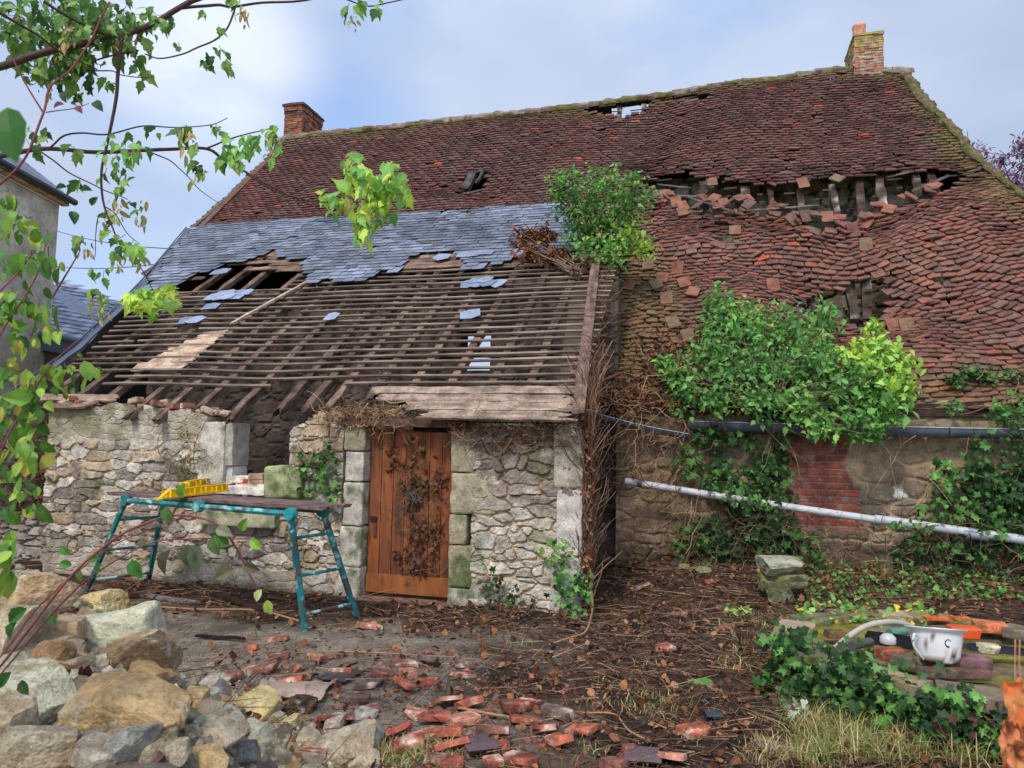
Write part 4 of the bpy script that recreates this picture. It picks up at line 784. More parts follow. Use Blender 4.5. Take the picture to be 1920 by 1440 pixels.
def onelder(px, py, up): p = toW(hitlean(px, min(py, 520))) if px < 1150 and py > 385 else toW(hitmain(px, py)); d = (p-CO)/np.linalg.norm(p-CO); return CO+d*min(np.linalg.norm(p-CO)-up, 11.6)
L1 = [(1052, 335, 24, gb), (1050, 365, 22, ga), (1100, 352, 36, ga), (1150, 352, 34, gb), (1190, 372, 28, ga), (1075, 400, 32, ga), (1120, 395, 36, ga), (1165, 400, 38, gb), (1085, 445, 34, ga), (1130, 440, 40, gb), (1175, 440, 38, gc), (1205, 462, 26, gc), (1145, 478, 34, gb), (1100, 478, 24, ga), (1190, 335, 16, gb)]
bush('elder_bush', 'round bright green bush sprouting from the middle of the roof beside the slates', 'bush', onmain(1150, 520, .05), blobs(L1, onelder, .3), 5, sz=.066, dens=1.9, lk='tooth')
L2 = [(1350, 570, 30, ga), (1385, 590, 36, gb), (1340, 610, 32, ga), (1395, 640, 44, ga), (1440, 610, 34, gb), (1480, 620, 38, ga), (1545, 600, 30, ga), (1520, 650, 42, gb), (1330, 670, 46, ga), (1270, 695, 34, gb), (1245, 680, 20, gb), (1380, 700, 46, ga), (1440, 690, 44, ga), (1290, 735, 34, ga), (1345, 750, 34, ga), (1500, 700, 44, ga), (1560, 690, 40, ga), (1575, 740, 42, ga), (1500, 760, 40, gb), (1540, 800, 30, gb), (1640, 750, 40, ga), (1600, 790, 36, ga), (1430, 750, 38, ga), (1640, 805, 24, ga)]
bush('ivy_shrub', 'largest mass of green ivy spilling down the tiles and over the gutter', 'ivy', onmain(1450, 760, .05), blobs(L2, onmain, .32), 6, sz=.074, dens=1.8, droop=.7, lk='tooth')
L3 = [(1640, 615, 16, gc), (1625, 655, 26, gc), (1665, 660, 30, gc), (1600, 670, 28, gc), (1690, 690, 26, gc), (1650, 700, 36, gc), (1690, 730, 26, gc), (1610, 705, 26, gb), (1675, 765, 24, gb)]
bush('lime_shrub', 'lime green leafy shrub at the right end of the ivy on the roof', 'shrub', onmain(1650, 770, .05), blobs(L3, onmain, .42), 3, sz=.085, dens=1.9, droop=.6, lk='tooth')
L4 = [(985, 450, 24, [BR1, BR3, BR2]), (1020, 450, 28, [BR1, BR3]), (1000, 480, 30, [BR1, BR3, BR2]), (1045, 488, 26, [BR1, BR3]), (1085, 498, 20, [BR3, BR1])]
def dead(x, y, up): return onlean(x, y, up)
bush('dead_creeper', 'withered brown creeper heaped on the slates left of the green roof bush', 'dead plant', onlean(1080, 515, .03), blobs(L4, dead, .12), 14, sz=.06, dens=3.6, m=Mdry, scol=S(120, 100, 86))
L5 = [(1820, 700, 18, [DK, G1]), (1850, 705, 16, [DK, G1]), (1790, 712, 12, [DK, G1])]
bush('ivy_sprig', 'dark ivy tuft creeping on the lowest tiles right of the lime shrub', 'ivy', onmain(1840, 720, .03), blobs(L5, onmain, .08), 2, sz=.05, lk='ivy', dens=2.4)
L6 = [(1905, 705, 14, [DK, G1]), (1780, 765, 12, [G1]), (1900, 770, 22, [G1, G2]), (1870, 775, 16, [G1])]
bush('ivy_sprig', 'ivy hanging over the far right end of the long gutter', 'ivy', onmain(1890, 745, .03), blobs(L6, onmain, .10), 2, sz=.055, lk='ivy', dens=1.3)
# ------------------------------------------------------------ ivy on walls (leaves pressed to the masonry with wiry stems)
def wall_ivy(name, label, v, blst, lk='ivy', sz=.055, dens=260, stems=10, off=.05, cols=None, cat='ivy', face=None, m=None):
    c0 = toW(hitv(blst[0][0], blst[0][1], v)); root = empty(name, c0); tag(root, label, cat); mb = MB(); sb = MB()
    for (x, y, rx, ry, cl) in blst:
        c = hitv(x, y, v); D = np.linalg.norm(toW(c)-CO); ax, az = rx*D/F, ry*D/F; n = int(dens*(ax*az)*3.1)+6
        a = rng.random(n)*2*pi; r_ = np.sqrt(rng.random(n)); q = P3(c[0]+ax*r_*np.cos(a), c[1]-off-np.abs(rng.normal(size=n))*off*1.2, c[2]+az*r_*np.sin(a))
        k = fbm(q, 3, 3, 9)+.35*rng.random(n) > -.02; q = q[k]
        if len(q): leaves(mb, toW(q)-c0, lk, sz, cl, .9, -VV+np.array([0, 0, .5]), spread=.7)
        for j in range(max(1, int(stems*ax*az*2))):
            st = P3(c[0]+rng.uniform(-ax, ax), c[1]-.02, c[2]-az*.9); pts = [toW(st)[0] if st.ndim > 1 else toW(st)]
            for t in range(4): pts.append(pts[-1]+np.array([rng.normal()*.10, rng.normal()*.02-.01, az*.5*rng.random()+.03]))
            tube(sb, np.array(spline(pts, 4))-c0, .004, 3, S(104, 86, 70))
    mb.build('foliage', m or Mleaf, root); sb.build('stems', Mtwig, root); return root
dk, md = [DK, DK, G1], [G1, DK, G2]
wall_ivy('climbing_ivy', 'dark ivy on the long wall hanging left of the red brick patch', 2.9, [(1400, 860, 60, 50, dk), (1380, 910, 62, 36, md), (1340, 830, 50, 30, dk), (1430, 960, 60, 60, dk), (1400, 1010, 80, 40, dk), (1450, 860, 36, 50, dk), (1330, 1010, 60, 40, dk), (1290, 865, 30, 30, md), (1480, 1020, 60, 30, dk)], sz=.075, dens=560, off=.08)
wall_ivy('climbing_ivy', 'dense ivy covering the far right end of the long wall', 2.88, [(1880, 860, 60, 60, dk), (1860, 930, 80, 50, dk), (1900, 960, 60, 60, dk), (1800, 960, 70, 26, md), (1760, 900, 24, 36, md), (1850, 1060, 90, 50, dk), (1890, 1010, 60, 40, dk), (1740, 1040, 60, 36, dk), (1960, 900, 70, 120, dk)], sz=.07, dens=560, off=.09)
wall_ivy('climbing_ivy', 'ivy growing up the wall left of the door jamb beside the window', -.04, [(585, 870, 40, 26, md), (575, 900, 42, 30, md), (620, 905, 26, 46, md), (610, 850, 30, 22, dk), (540, 885, 22, 18, md)], sz=.055, dens=300, off=.03)
wall_ivy('climbing_ivy', 'bright green ivy at the foot of the annex corner', -.06, [(1050, 1028, 30, 26, gb), (1062, 1090, 34, 46, md), (1080, 1130, 26, 40, md), (1045, 1060, 18, 16, gb), (1105, 1095, 14, 30, md)], sz=.055, dens=380, off=.05)
wall_ivy('climbing_ivy', 'dark dying ivy tuft at the wall foot between door and annex corner', -.05, [(940, 1110, 34, 36, [DK, BR3, G1]), (970, 1135, 44, 30, [DK, BR3]), (925, 1090, 20, 20, [DK, BR3])], sz=.045, dens=300, off=.05)
wall_ivy('dead_creeper', 'dry brown creeper climbing over the plank door', .10, [(775, 880, 32, 60, [BR1, BR3, S(92, 78, 50)]), (795, 950, 40, 60, [BR1, BR3, S(92, 78, 50)]), (790, 1020, 34, 60, [BR3, BR1]), (740, 860, 22, 26, [BR1]), (825, 930, 16, 90, [BR3, BR1]), (755, 1045, 20, 14, [BR3])], sz=.048, dens=420, stems=60, off=.016, cat='dead plant', m=Mdry)
wall_ivy('moss_patch', 'mossy dead roots hanging beside the window jamb stone', -.04, [(355, 850, 20, 50, [S(92, 62, 40), S(80, 88, 36)]), (385, 855, 18, 16, [S(86, 100, 40), G1]), (345, 880, 12, 40, [S(92, 96, 36)])], sz=.035, dens=900, stems=60, off=.03, cat='moss', lk='lance', m=Mdry)
wall_ivy('ivy_sprig', 'ivy strands crossing in front of the white drain pipe', 2.54, [(1395, 930, 40, 20, md), (1440, 950, 26, 22, dk), (1345, 915, 22, 12, dk), (1700, 985, 26, 12, md), (1745, 990, 14, 8, dk)], sz=.065, dens=240, off=.03)
# ------------------------------------------------------------ tangles of dead vines
def tangle(name, label, fn, n, L_=.5, r0=.006, cols=((.1, .06, .04),), wob=.08, cat='dead vines', par=None, seg=6, grav=0., dirf=None, m=None):
    mb = MB(); c0 = None
    for k in range(n):
        p = np.asarray(fn(rng.random()), float)
        if c0 is None: c0 = p.copy()
        d = rng.normal(size=3) if dirf is None else np.asarray(dirf())+rng.normal(size=3)*.25; d /= np.linalg.norm(d); pts = [p]; l = L_*rng.uniform(.5, 1.5)/seg
        for j in range(seg): d = d+rng.normal(size=3)*wob*5; d[2] -= grav; d /= np.linalg.norm(d); pts.append(pts[-1]+d*l)
        cc = np.asarray(cols[rng.integers(len(cols))])*rng.uniform(.7, 1.3); rr = r0*rng.uniform(.4, 1.5); tube(mb, np.array(pts)-c0, np.linspace(rr, rr*.5, seg+1), 3, cc, cap=False)
    o = mb.build(name, m or Mtwig); o.location = c0
    return tag(o, label, cat) if par is None else o
VC = [S(120, 92, 72), S(98, 70, 54), S(84, 56, 44), S(146, 118, 94)]
def corner(t):
    z = rng.random()**.8*2.5-.02; v = rng.uniform(-.08, .35)+max(0, z-2)*1.3; return toW(P3(.03+rng.random()*.09-.1*max(0., v), v, z))
o = tangle('dead_vine', 'thick curtain of dead brown vine stems clinging to the annex corner', corner, 560, .42, .006, VC, .032, dirf=lambda: (-.05, .12, 1))
def corner_top(t): s = rng.uniform(0, 4.6); return toW(leanP(np.array(.02-.05*s+rng.normal()*.05), np.array(s), -.12+rng.normal()*.08))
tangle('dead_vine', 'dead vine roots matted along the sloping right edge of the batten roof', corner_top, 420, .24, .005, VC, .10)
mb = MB(); P = np.array([corner(0) for _ in range(1200)]); leaves(mb, P-P[0], 'ovate', .035, [BR1, BR3, BR2, S(150, 116, 84)], .6, (0, -1, .3)); o = mb.build('dead_leaves', Mdry); o.location = P[0]; tag(o, kind='stuff')
tangle('dead_vine', 'straw coloured roots trailing over the wall top left of the door lintel', lambda t: toW(P3(rng.uniform(-2.95, -1.9), rng.uniform(-.18, .15), rng.uniform(1.88, 2.12))), 230, .34, .0045, [S(150, 120, 88), S(176, 146, 108), S(112, 80, 58)], .16, grav=.06)
tangle('dead_vine', 'dark roots hanging below the eave boards right of the door', lambda t: toW(P3(rng.uniform(-1.35, -.05), rng.uniform(-.14, -.03), rng.uniform(1.72, 1.98))), 260, .34, .004, VC, .14, grav=.05)
tangle('dead_vine', 'pale looping vine stems over the low tiles beside the annex corner', lambda t: onmain(rng.uniform(1130, 1290), rng.uniform(640, 780), .08), 110, .9, .007, [S(150, 122, 96), S(120, 96, 76), S(90, 64, 50)], .10, grav=.05)
mb = MB(); P = np.array([onmain(rng.uniform(1130, 1400), y, .05+.05*rng.random()) for y in rng.uniform(600, 775, 2400)]); leaves(mb, P-P[0], 'ovate', .05, [BR1, BR3, BR2, BR3], 0., (0, -.6, .8)); o = mb.build('roof_litter', Mdry); o.location = P[0]; tag(o, kind='stuff')
tangle('dead_vine', 'brown roots dangling in the dark recess under the short broken gutter', lambda t: toW(P3(rng.uniform(-.1, 1.2), rng.uniform(2.5, 2.9), rng.uniform(1.1, 2.2))), 260, .55, .005, VC, .10, grav=.08)
tangle('dead_vine', 'wiry brown vine stems laced over the foot of the long wall', lambda t: toW(P3(rng.uniform(.2, 6.5), rng.uniform(2.4, 2.9), rng.uniform(.2, .9))), 520, .7, .0045, VC, .10)
tangle('trailing_vine', 'long bare stems hanging from the gutter across the long wall', lambda t: toW(P3(rng.uniform(.8, 6), 2.70, rng.uniform(1.9, 2.15))), 30, 1.0, .005, [S(140, 116, 90), S(120, 90, 66)], .05, dirf=lambda: (0, 0, -1))
# ------------------------------------------------------------ ground litter
def inreg(): 
    while True:
        x, y = rng.uniform(-5, 7.5), rng.uniform(3.0, 10.8); bz = .45*(-2.4 < x < .9)*(3.5 < y < 6.3); b = toB((x, y, 0))
        if b[1] > 2.95 or (b[0] < .05 and b[1] > -.02): continue
        w_ = .10+.9*sm(-1.6, -.5, b[1])*(b[0] < .6)+.9*sm(-.4, 1., b[0]+sm(-4, -2, b[1])*.5-.3)
        if rng.random() < w_+bz: return x, y
XY = np.array([inreg() for _ in range(13000)]); Z = gh(XY[:, 0], XY[:, 1])
mb = MB(); n = len(XY); P = np.c_[XY, Z+.012+rng.random(n)*.03]; d = rng.normal(size=(n, 3)); d[:, 2] *= .15; d /= np.linalg.norm(d, axis=1)[:, None]
l = rng.uniform(.03, .30, n)*rng.uniform(.5, 1.9, n); t4 = np.array([[-.5, 0, 0], [.5, 0, 0], [0, 0, .8]]); t4 = np.concatenate([t4, t4*.5+[0, .5, .3], t4*.4+[.0, 1, 0]])
tf4 = [[a, b, b+3, a+3] for a, b in ((0, 1), (1, 2), (2, 0), (3, 4), (4, 5), (5, 3))]
R = orient(d, np.array([[0, 0, 1.]])+d*0); bend = rng.normal(size=n)*.6; th_ = rng.uniform(.003, .008, n); R = np.stack([R[:, :, 0]*th_[:, None], R[:, :, 1]*l[:, None], R[:, :, 2]*th_[:, None]], -1)
cols = np.array([S(92, 70, 56), S(70, 54, 46), S(116, 92, 72), S(150, 124, 96), S(96, 62, 48)]); mb.inst(t4, tf4, R, P, cols[rng.integers(0, 5, n)]*rng.uniform(.7, 1.2, n)[:, None]); o = mb.build('fallen_twigs', Mtwig); tag(o, kind='stuff')
XY = np.array([inreg() for _ in range(9000)]); n = len(XY); P = np.c_[XY, gh(XY[:, 0], XY[:, 1])+.008+rng.random(n)*.02]; mb = MB(); leaves(mb, P, 'ovate', .045, [BR1, BR3, BR2, S(92, 60, 48), S(150, 108, 76), S(58, 42, 38)], 0., (0, 0, 1.3), spread=1.); tag(mb.build('leaf_litter', Mdry), kind='stuff')
n = 5000; x, y = rng.uniform(-3.2, 4.5, n), rng.uniform(3.2, 7.5, n); b = np.array([toB((a, c, 0)) for a, c in zip(x, y)]); k = ~((b[:, 1] > -.05) & (b[:, 0] < .05)); x, y = x[k], y[k]; n = len(x)
cv, cf = gridbox(1); P = np.c_[x, y, gh(x, y)+.002]; s_ = rng.uniform(.003, .010, n); cv = cv/np.linalg.norm(cv, axis=1)[:, None]
A = rng.normal(size=(n, 3, 3)); Q_, _ = np.linalg.qr(A); mb = MB(); mb.inst(cv, cf, Q_*s_[:, None, None]*rng.uniform(.6, 1.3, (n, 1, 3)), P, cmix(S(96, 84, 78), S(170, 158, 146), rng.random(n)**2)); tag(mb.build('gravel_stones', Mrock), kind='stuff')
n = 900; P = np.array([ghit(a, b) for a, b in zip(rng.normal(800, 190, 90), rng.uniform(1215, 1440, 90))]); P = P[rng.integers(0, 90, n)]+rng.normal(size=(n, 3))*[.16, .2, 0]; P[:, 2] = gh(P[:, 0], P[:, 1])+.004; s_ = rng.uniform(.006, .032, n)**1.; Q_, _ = np.linalg.qr(rng.normal(size=(n, 3, 3)))
MB().inst(cv, cf, Q_*s_[:, None, None]*rng.uniform(.35, 1.3, (n, 1, 3)), P, cmix(S(150, 84, 66), S(120, 100, 90), rng.random(n))*rng.uniform(.6, 1.2, n)[:, None]).build('brick_crumbs', Mbrick)['kind'] = 'stuff'
# ------------------------------------------------------------ rubble heap, stone by stone
PROTO = {}
def rock_obj(px, py, w_, h_, col, seed, label, grp=None, sink=.25, cuts=9, ratio=None, tilt=0., box_=False, name='stone', n=18, amp=.05, dep=0.):
    p = ghit(px, py+h_*.2); p = CO+(p-CO)*(1-dep); D = np.linalg.norm(p-CO); W, Hh = w_*D/F, h_*D/F; Dp = min(W, Hh)*1.0+.25*max(W, Hh)
    r = np.random.default_rng(seed)
    if box_: v, f = chip((W, Dp*.8, Hh*.9), .02, .22, .014, fr=7); q = v*3
    else: v, f, _q, _ = rock((W*.98, Dp*1.0, Hh*1.0), n, 15, seed, amp)
    q = v/max(W, Hh)*2.2
    c = cmix(np.broadcast_to(col, (len(v), 3)), np.asarray(col)*.72, sm(-.1, .5, fbm(q+seed, 1.6, 4, 3))*.65); c = cmix(c, S(214, 206, 190), sm(.1, .35, fbm(q+seed, 3.4, 5, 6, .65))*.5); c = cmix(c, S(150, 112, 66), sm(.05, .4, fbm(q+seed, 1.5, 4, 9, .6))*.4); c = cmix(c, c*.62, sm(.15, .35, fbm(q+seed, 6, 4, 19, .7))*.6)*np.array([1.12, 1.08, 1.0])
    R = Ry(-tilt) @ (Rz(r.normal()*.25))
    o = MB().add(v @ R.T, f, c).build(name, Mrock); pos = CO+ray(px, py)*((p-CO) @ ray(px, py)/(ray(px, py) @ ray(px, py))); o.location = pos
    return tag(o, label, 'stone', grp)
PB, PG, PO, PW, PY = S(192, 166, 134), S(194, 180, 156), S(208, 178, 134), S(224, 210, 184), S(222, 192, 138)
RK = [(60, 1124, 135, 84, PB, 0, 'big brown boulder at the top left of the heap, cut by the photo edge', {}),
 (190, 1143, 88, 64, PY, .1, 'yellow ochre stone on top of the heap above the long pale block', {}),
 (200, 1192, 150, 74, PW, .2, 'long squared pale block lying on the heap', dict(box_=True)),
 (95, 1192, 84, 56, PB, 0, 'flat brownish slab left of the long pale block', dict(box_=True)),
 (28, 1200, 88, 118, PG, -.2, 'tall grey stone at the left edge below the brown boulder', {}),
 (98, 1240, 78, 66, S(160, 128, 98), 0, 'small rusty brown stone under the flat slab', {}),
 (258, 1234, 172, 112, S(168, 146, 120), .12, 'big brown stone in the middle of the heap', {}),
 (346, 1268, 60, 56, S(140, 128, 116), 0, 'dark grey brown stone tucked right of the big brown stone', {}),
 (76, 1314, 118, 104, PW, -.1, 'large cream stone with withered leaves on it', {}),
 (24, 1374, 86, 112, PG, 0, 'rounded grey boulder at the lower left edge', {}),
 (190, 1302, 96, 54, S(140, 124, 108), -.3, 'flat grey brown stone between the big brown and big ochre stones', {}),
 (262, 1340, 222, 104, PO, .06, 'largest ochre stone with a flat top in the heap', {}),
 (84, 1412, 128, 84, PG, 0, 'grey boulder at the very bottom left', {}),
 (170, 1418, 90, 58, S(166, 156, 142), 0, 'squat beige stone at the bottom between boulder and shard', {}),
 (238, 1402, 58, 96, S(160, 158, 152), -.5, 'pointed grey shard standing at the bottom of the heap', {}),
 (286, 1405, 72, 46, S(176, 162, 140), .35, 'small angular stone right of the grey shard', {}),
 (336, 1412, 44, 42, PG, 0, 'little grey cube shaped stone near the bottom of the heap', {}),
 (402, 1377, 86, 62, PG, .2, 'grey stone right below the ochre stone tip', {}),
 (475, 1376, 60, 48, PW, .2, 'cream stone with a flat face near the right side of the heap', {}),
 (492, 1333, 66, 60, PY, -.3, 'yellow stone at the upper right edge of the heap', {}),
 (396, 1300, 48, 70, S(186, 180, 172), -.4, 'pale leaning stone at the right flank of the heap', {}),
 (370, 1318, 56, 44, PO, 0, 'ochre stone peeking out behind the largest ochre stone', {}),
 (432, 1345, 50, 34, S(200, 194, 186), .3, 'thin whitish flake of stone on the right flank', {}),
 (690, 1380, 60, 66, S(150, 146, 142), .1, 'rounded grey stone at the right end of the heap beside the bricks', {}),
 (412, 1278, 44, 26, S(176, 166, 150), 0, 'small pale stone lying by the brick bits above the heap', {}),
 (680, 1342, 42, 22, S(190, 184, 176), 0, 'small white stone just above the rounded grey stone', {}),
 (385, 1420, 74, 44, PO, 0, 'tan stone at the bottom centre of the heap', {}),
 (640, 1405, 110, 76, S(182, 170, 150), 0, 'big beige stone at the lower right of the heap', {}),
 (580, 1392, 46, 56, S(176, 164, 144), -.3, 'upright knobbly stone near the right of the heap', {}),
 (545, 1362, 42, 40, PY, 0, 'little cream stone beside the yellow stone', {}),
 (690, 1425, 60, 44, PG, 0, 'grey stone at the bottom edge right of the big beige stone', {}),
 (455, 1415, 78, 50, S(132, 130, 130), .1, 'dark grey stone at the bottom of the heap', {}),
 (520, 1400, 40, 66, S(120, 108, 96), -.6, 'dark leaning sliver of stone in the right part of the heap', {}),
 (625, 1360, 40, 34, S(190, 182, 166), 0, 'pale lump behind the big beige stone', {})]
for i, (x, y, w_, h_, c, t, lb, kw) in enumerate(RK): rock_obj(x, y, w_, h_, c, 100+i, lb, tilt=t, n=44 if w_ > 80 else 26, **kw)
# small filler stones: copies of ten shapes
pro = []
for k in range(10):
    v, f, q, _ = rock((1, 1, .75), 14, 13, 300+k, .06); col = [PG, PB, PW, PO, PG][k % 5]*.92
    c = cmix(np.broadcast_to(col*np.array([1.3, 1.24, 1.12]), (len(v), 3)), np.asarray(col)*.8, sm(-.1, .5, fbm(q+k, 2.5, 5, 3, .65))*.7); o = MB().add(v, f, c).build('stone', Mrock); pro.append(o)
cnt = 0; tries = 0
while cnt < 285 and tries < 6000:
    tries += 1; x, y = rng.uniform(-3.6, -.65), rng.uniform(2.3, 5.6); z = gh(x, y)[0]; d = (x+.72)*-.74+(y-4.0)*-.67
    if d < -.12 or (d < 0 and rng.random() < .6): continue
    b = (np.array([x, y, z])-CO) @ CM; pxx, pyy = 960+F*b[0]/-b[2], 720-F*b[1]/-b[2]
    if pxx < -30 or pyy > 1475: continue
    o = pro[cnt] if cnt < 10 else pro[cnt % 10].copy()
    if cnt >= 10: COL.objects.link(o)
    s_ = rng.uniform(.05, .16); o.scale = (s_, s_*rng.uniform(.7, 1.1), s_*rng.uniform(.6, 1.)); o.location = (x, y, z+s_*.1); o.rotation_euler = tuple(rng.uniform(-.5, .5, 2))+(rng.uniform(0, 6.3),)
    tag(o, 'small rough limestone piece filling the gaps of the rubble heap', 'stone', 'small stones of the rubble heap'); cnt += 1
n = 2600; x, y = rng.uniform(-3.6, -.2, n), rng.uniform(2.3, 5.8, n); d = (x+.72)*-.74+(y-4.0)*-.67; k = (d > -.25) & (rng.random(n) < sm(-.3, .1, d)); x, y = x[k], y[k]; n = len(x); s_ = rng.uniform(.008, .04, n); Q_, _ = np.linalg.qr(rng.normal(size=(n, 3, 3)))
MB().inst(cv, cf, Q_*s_[:, None, None]*rng.uniform(.5, 1.3, (n, 1, 3)), np.c_[x, y, gh(x, y)+.01], cmix(S(150, 134, 112), S(214, 200, 176), rng.random(n))).build('rubble_chips', Mrock)['kind'] = 'stuff'
# ------------------------------------------------------------ loose bricks on the ground
BC = [S(172, 98, 76), S(144, 80, 66), S(178, 124, 102), S(126, 84, 74), S(108, 92, 86)]
BK = [(690, 1175, 46, 12, 2, 'flat orange tile piece at the foot of the door'), (757, 1243, 58, 17, 3, 'dull red brick in the farthest row of the scatter'), (803, 1238, 36, 28, 4, 'grey brick standing tilted in the farthest row'),
 (868, 1263, 44, 20, 1, 'orange brick lying apart right of the scatter'), (872, 1245, 36, 16, 4, 'dark brick just behind the orange one lying apart'), (768, 1266, 40, 16, 2, 'pale faced brick in the upper middle of the scatter'),
 (762, 1286, 54, 30, 0, 'broad orange brick in the upper middle of the scatter'), (802, 1278, 46, 20, 1, 'orange brick wedge right of the broad orange brick'), (716, 1262, 40, 20, 3, 'brown half brick left of the pale faced brick'),
 (692, 1282, 48, 26, 4, 'grey brown brick pair by the dark slate piece'), (665, 1308, 52, 26, 4, 'slaty grey brick on the left of the scatter'), (840, 1314, 46, 30, 2, 'pale pink brick leaning on the long orange brick'),
 (882, 1322, 60, 30, 0, 'long orange brick in the centre of the scatter'), (780, 1340, 42, 20, 2, 'cream edged brick left of the centre'), (815, 1346, 52, 32, 1, 'deep red brick just left of the pale flat one'),
 (872, 1351, 60, 26, 2, 'pale flat brick below the long orange brick'), (972, 1326, 80, 24, 1, 'longest red brick to the right of the centre'), (1047, 1339, 62, 24, 4, 'grey pink brick right of the longest one'),
 (982, 1349, 56, 24, 0, 'orange brick under the longest red brick'), (1090, 1368, 46, 17, 0, 'thin orange brick farthest right in the scatter'), (830, 1374, 66, 24, 0, 'flat orange brick above the half buried pair'),
 (790, 1383, 46, 20, 2, 'orange brick with pale end near the grey stone'), (742, 1374, 54, 34, 1, 'tilted orange brick beside the rounded grey stone'), (767, 1398, 52, 24, 1, 'red brick at the lower left of the scatter'),
 (845, 1402, 68, 32, 0, 'orange brick next to the dark slate sheet'), (925, 1373, 58, 36, 3, 'purple red tile piece in the lower scatter'), (942, 1404, 36, 26, 1, 'red brick stub behind the dark slate sheet'),
 (1048, 1390, 44, 36, 0, 'orange brick under the tangle of roots'), (925, 1430, 30, 24, 1, 'red brick end at the bottom edge left'), (976, 1430, 60, 24, 1, 'red brick slab at the bottom edge'),
 (830, 1432, 60, 20, 1, 'two toned brick at the bottom edge beside the grass'), (1256, 1422, 52, 34, 2, 'mossy orange brick at the bottom edge beside a slate'), (1150, 1437, 40, 14, 3, 'brown brick edge at the bottom of the photo'),
 (1302, 1374, 48, 20, 0, 'single orange brick out on the gravel'), (1245, 1214, 34, 22, 1, 'orange shard in the brown litter right of the corner'), (1195, 1099, 44, 18, 3, 'orange brick near the foot of the dead vines'), (1355, 1178, 34, 18, 3, 'brown brick half in the grass before the stone stack'), (1372, 1172, 22, 22, 3, 'curved tile bit touching the brown brick in the grass'),
 (490, 1256, 62, 14, 3, 'flat pinkish brick nearest the rubble heap'), (541, 1276, 48, 26, 0, 'bright orange brick above the crumpled cloth'), (522, 1232, 34, 16, 3, 'pink brick far left on the gravel'), (598, 1234, 58, 15, 2, 'long thin orange tile on the gravel by the bench'),
 (566, 1250, 42, 14, 4, 'grey tile piece below the long thin orange tile'), (432, 1268, 34, 20, 3, 'half pale brick beside the rubble heap'), (474, 1216, 20, 10, 0, 'tiny orange brick chip below the bench'), (522, 1196, 34, 18, 0, 'broken orange tile under the bench leg'),
 (632, 1352, 60, 30, 1, 'dark red brick by the black moss lump'), (1022, 1370, 40, 30, 1, 'red brick hidden by roots'), (640, 1258, 44, 16, 1, 'orange brick behind the grey brick pair'), (1182, 1410, 30, 12, 3, 'brown chip beside the slate at the bottom'),
 (585, 1418, 40, 26, 1, 'red brick bit caught among the heap stones'), (1330, 1090, 30, 16, 1, 'orange tile bit left of the stone stack'), (700, 1330, 34, 14, 3, 'small brown brick above the cream stone'), (1275, 1150, 30, 12, 3, 'brown tile chip in the litter')]
for i, (x, y, w_, h_, ci, lb) in enumerate(BK):
    p = ghit(x, y+h_*.3); D = np.linalg.norm(p-CO); W = w_*D/F; th_ = .028+.03*rng.random(); r = np.random.default_rng(900+i)
    v, f = chip((W*.98, max(.06, min(W*.72, .11)), th_), .014, .25, .004, fr=14, maxn=14); cut = r.uniform(-.3, .3); v[:, 0] += v[:, 1]*cut
    for q_ in range(2): dd = r.normal(size=3)*[1, .8, .5]; dd /= np.linalg.norm(dd); tt = W*.5*r.uniform(.5, 1.); v = v-np.maximum(0, v@dd-tt)[:, None]*dd
    R = Rz(r.normal()*.45) @ Ry(r.normal()*.12) @ Rx(r.normal()*.12-.05*(h_ > 20)-.35*(h_ > 27)*r.random())
    c = cmix(np.broadcast_to(BC[ci], (len(v), 3)), BC[ci]*.6, sm(-.1, .5, fbm(v+i, 14, 4, 3))*.7); c = cmix(c, S(206, 184, 162), sm(.08, .35, fbm(v+i*3., 12, 4, 5))*.6); c = cmix(c, S(70, 52, 44), sm(.05, .4, fbm(v+i*7., 9, 4, 15))*.6)
    o = MB().add(v @ R.T, f, c).build('brick_piece', Mbrick); o.location = (p[0], p[1], gh(p[0], p[1])[0]+th_*.5+.008*(h_ > 20)+.02*(h_ > 27)); tag(o, lb, 'brick')
def sheet(name, px, py, w_, h_, col, label, cat, m, n=10, crumple=0., th_=.006, rot=0., up=.02, tilt=0.):
    p = ghit(px, py); D = np.linalg.norm(p-CO); W = w_*D/F; Hd = h_*D/F/max(.12, (CO[2]-p[2])/D); g = np.linspace(-.5, .5, n+1); A_, B_ = np.meshgrid(g, g, indexing='ij')
    q = np.stack([A_.ravel()*W, B_.ravel()*Hd, A_.ravel()*0], 1); q[:, 0] += fbm(q+5, 5, 2, 3)*.03; q[:, 1] += fbm(q+9, 5, 2, 4)*.03; q[:, 2] += fbm(q+px, 6, 4, 3)*crumple+crumple*.6
    q = q @ (Rz(rot) @ Rx(tilt)).T; i = np.arange((n+1)**2).reshape(n+1, n+1); f = np.stack([i[:-1, :-1], i[1:, :-1], i[1:, 1:], i[:-1, 1:]], -1).reshape(-1, 4)
    o = MB().add(q, f, col).add(q-[0, 0, th_], f[:, ::-1], col*.7).build(name, m); o.location = (p[0], p[1], gh(p[0], p[1])[0]+up); return tag(o, label, cat)
sheet('slate_piece', 902, 1408, 56, 26, S(88, 72, 76), 'dark slate sheet lying across the lower bricks', 'slate', Mslate, rot=.3, up=.05)
sheet('slate_piece', 1205, 1428, 58, 24, S(96, 82, 84), 'dark square slate at the bottom edge left of the mossy brick', 'slate', Mslate, rot=-.1, up=.04)
sheet('slate_piece', 640, 1272, 54, 20, S(52, 52, 58), 'black slate piece at the top left of the brick scatter', 'slate', Mslate, rot=-.3, up=.03)
sheet('slate_piece', 1337, 1347, 26, 12, S(60, 66, 74), 'small dark curled scrap on the gravel at right', 'slate', Mslate, crumple=.02)
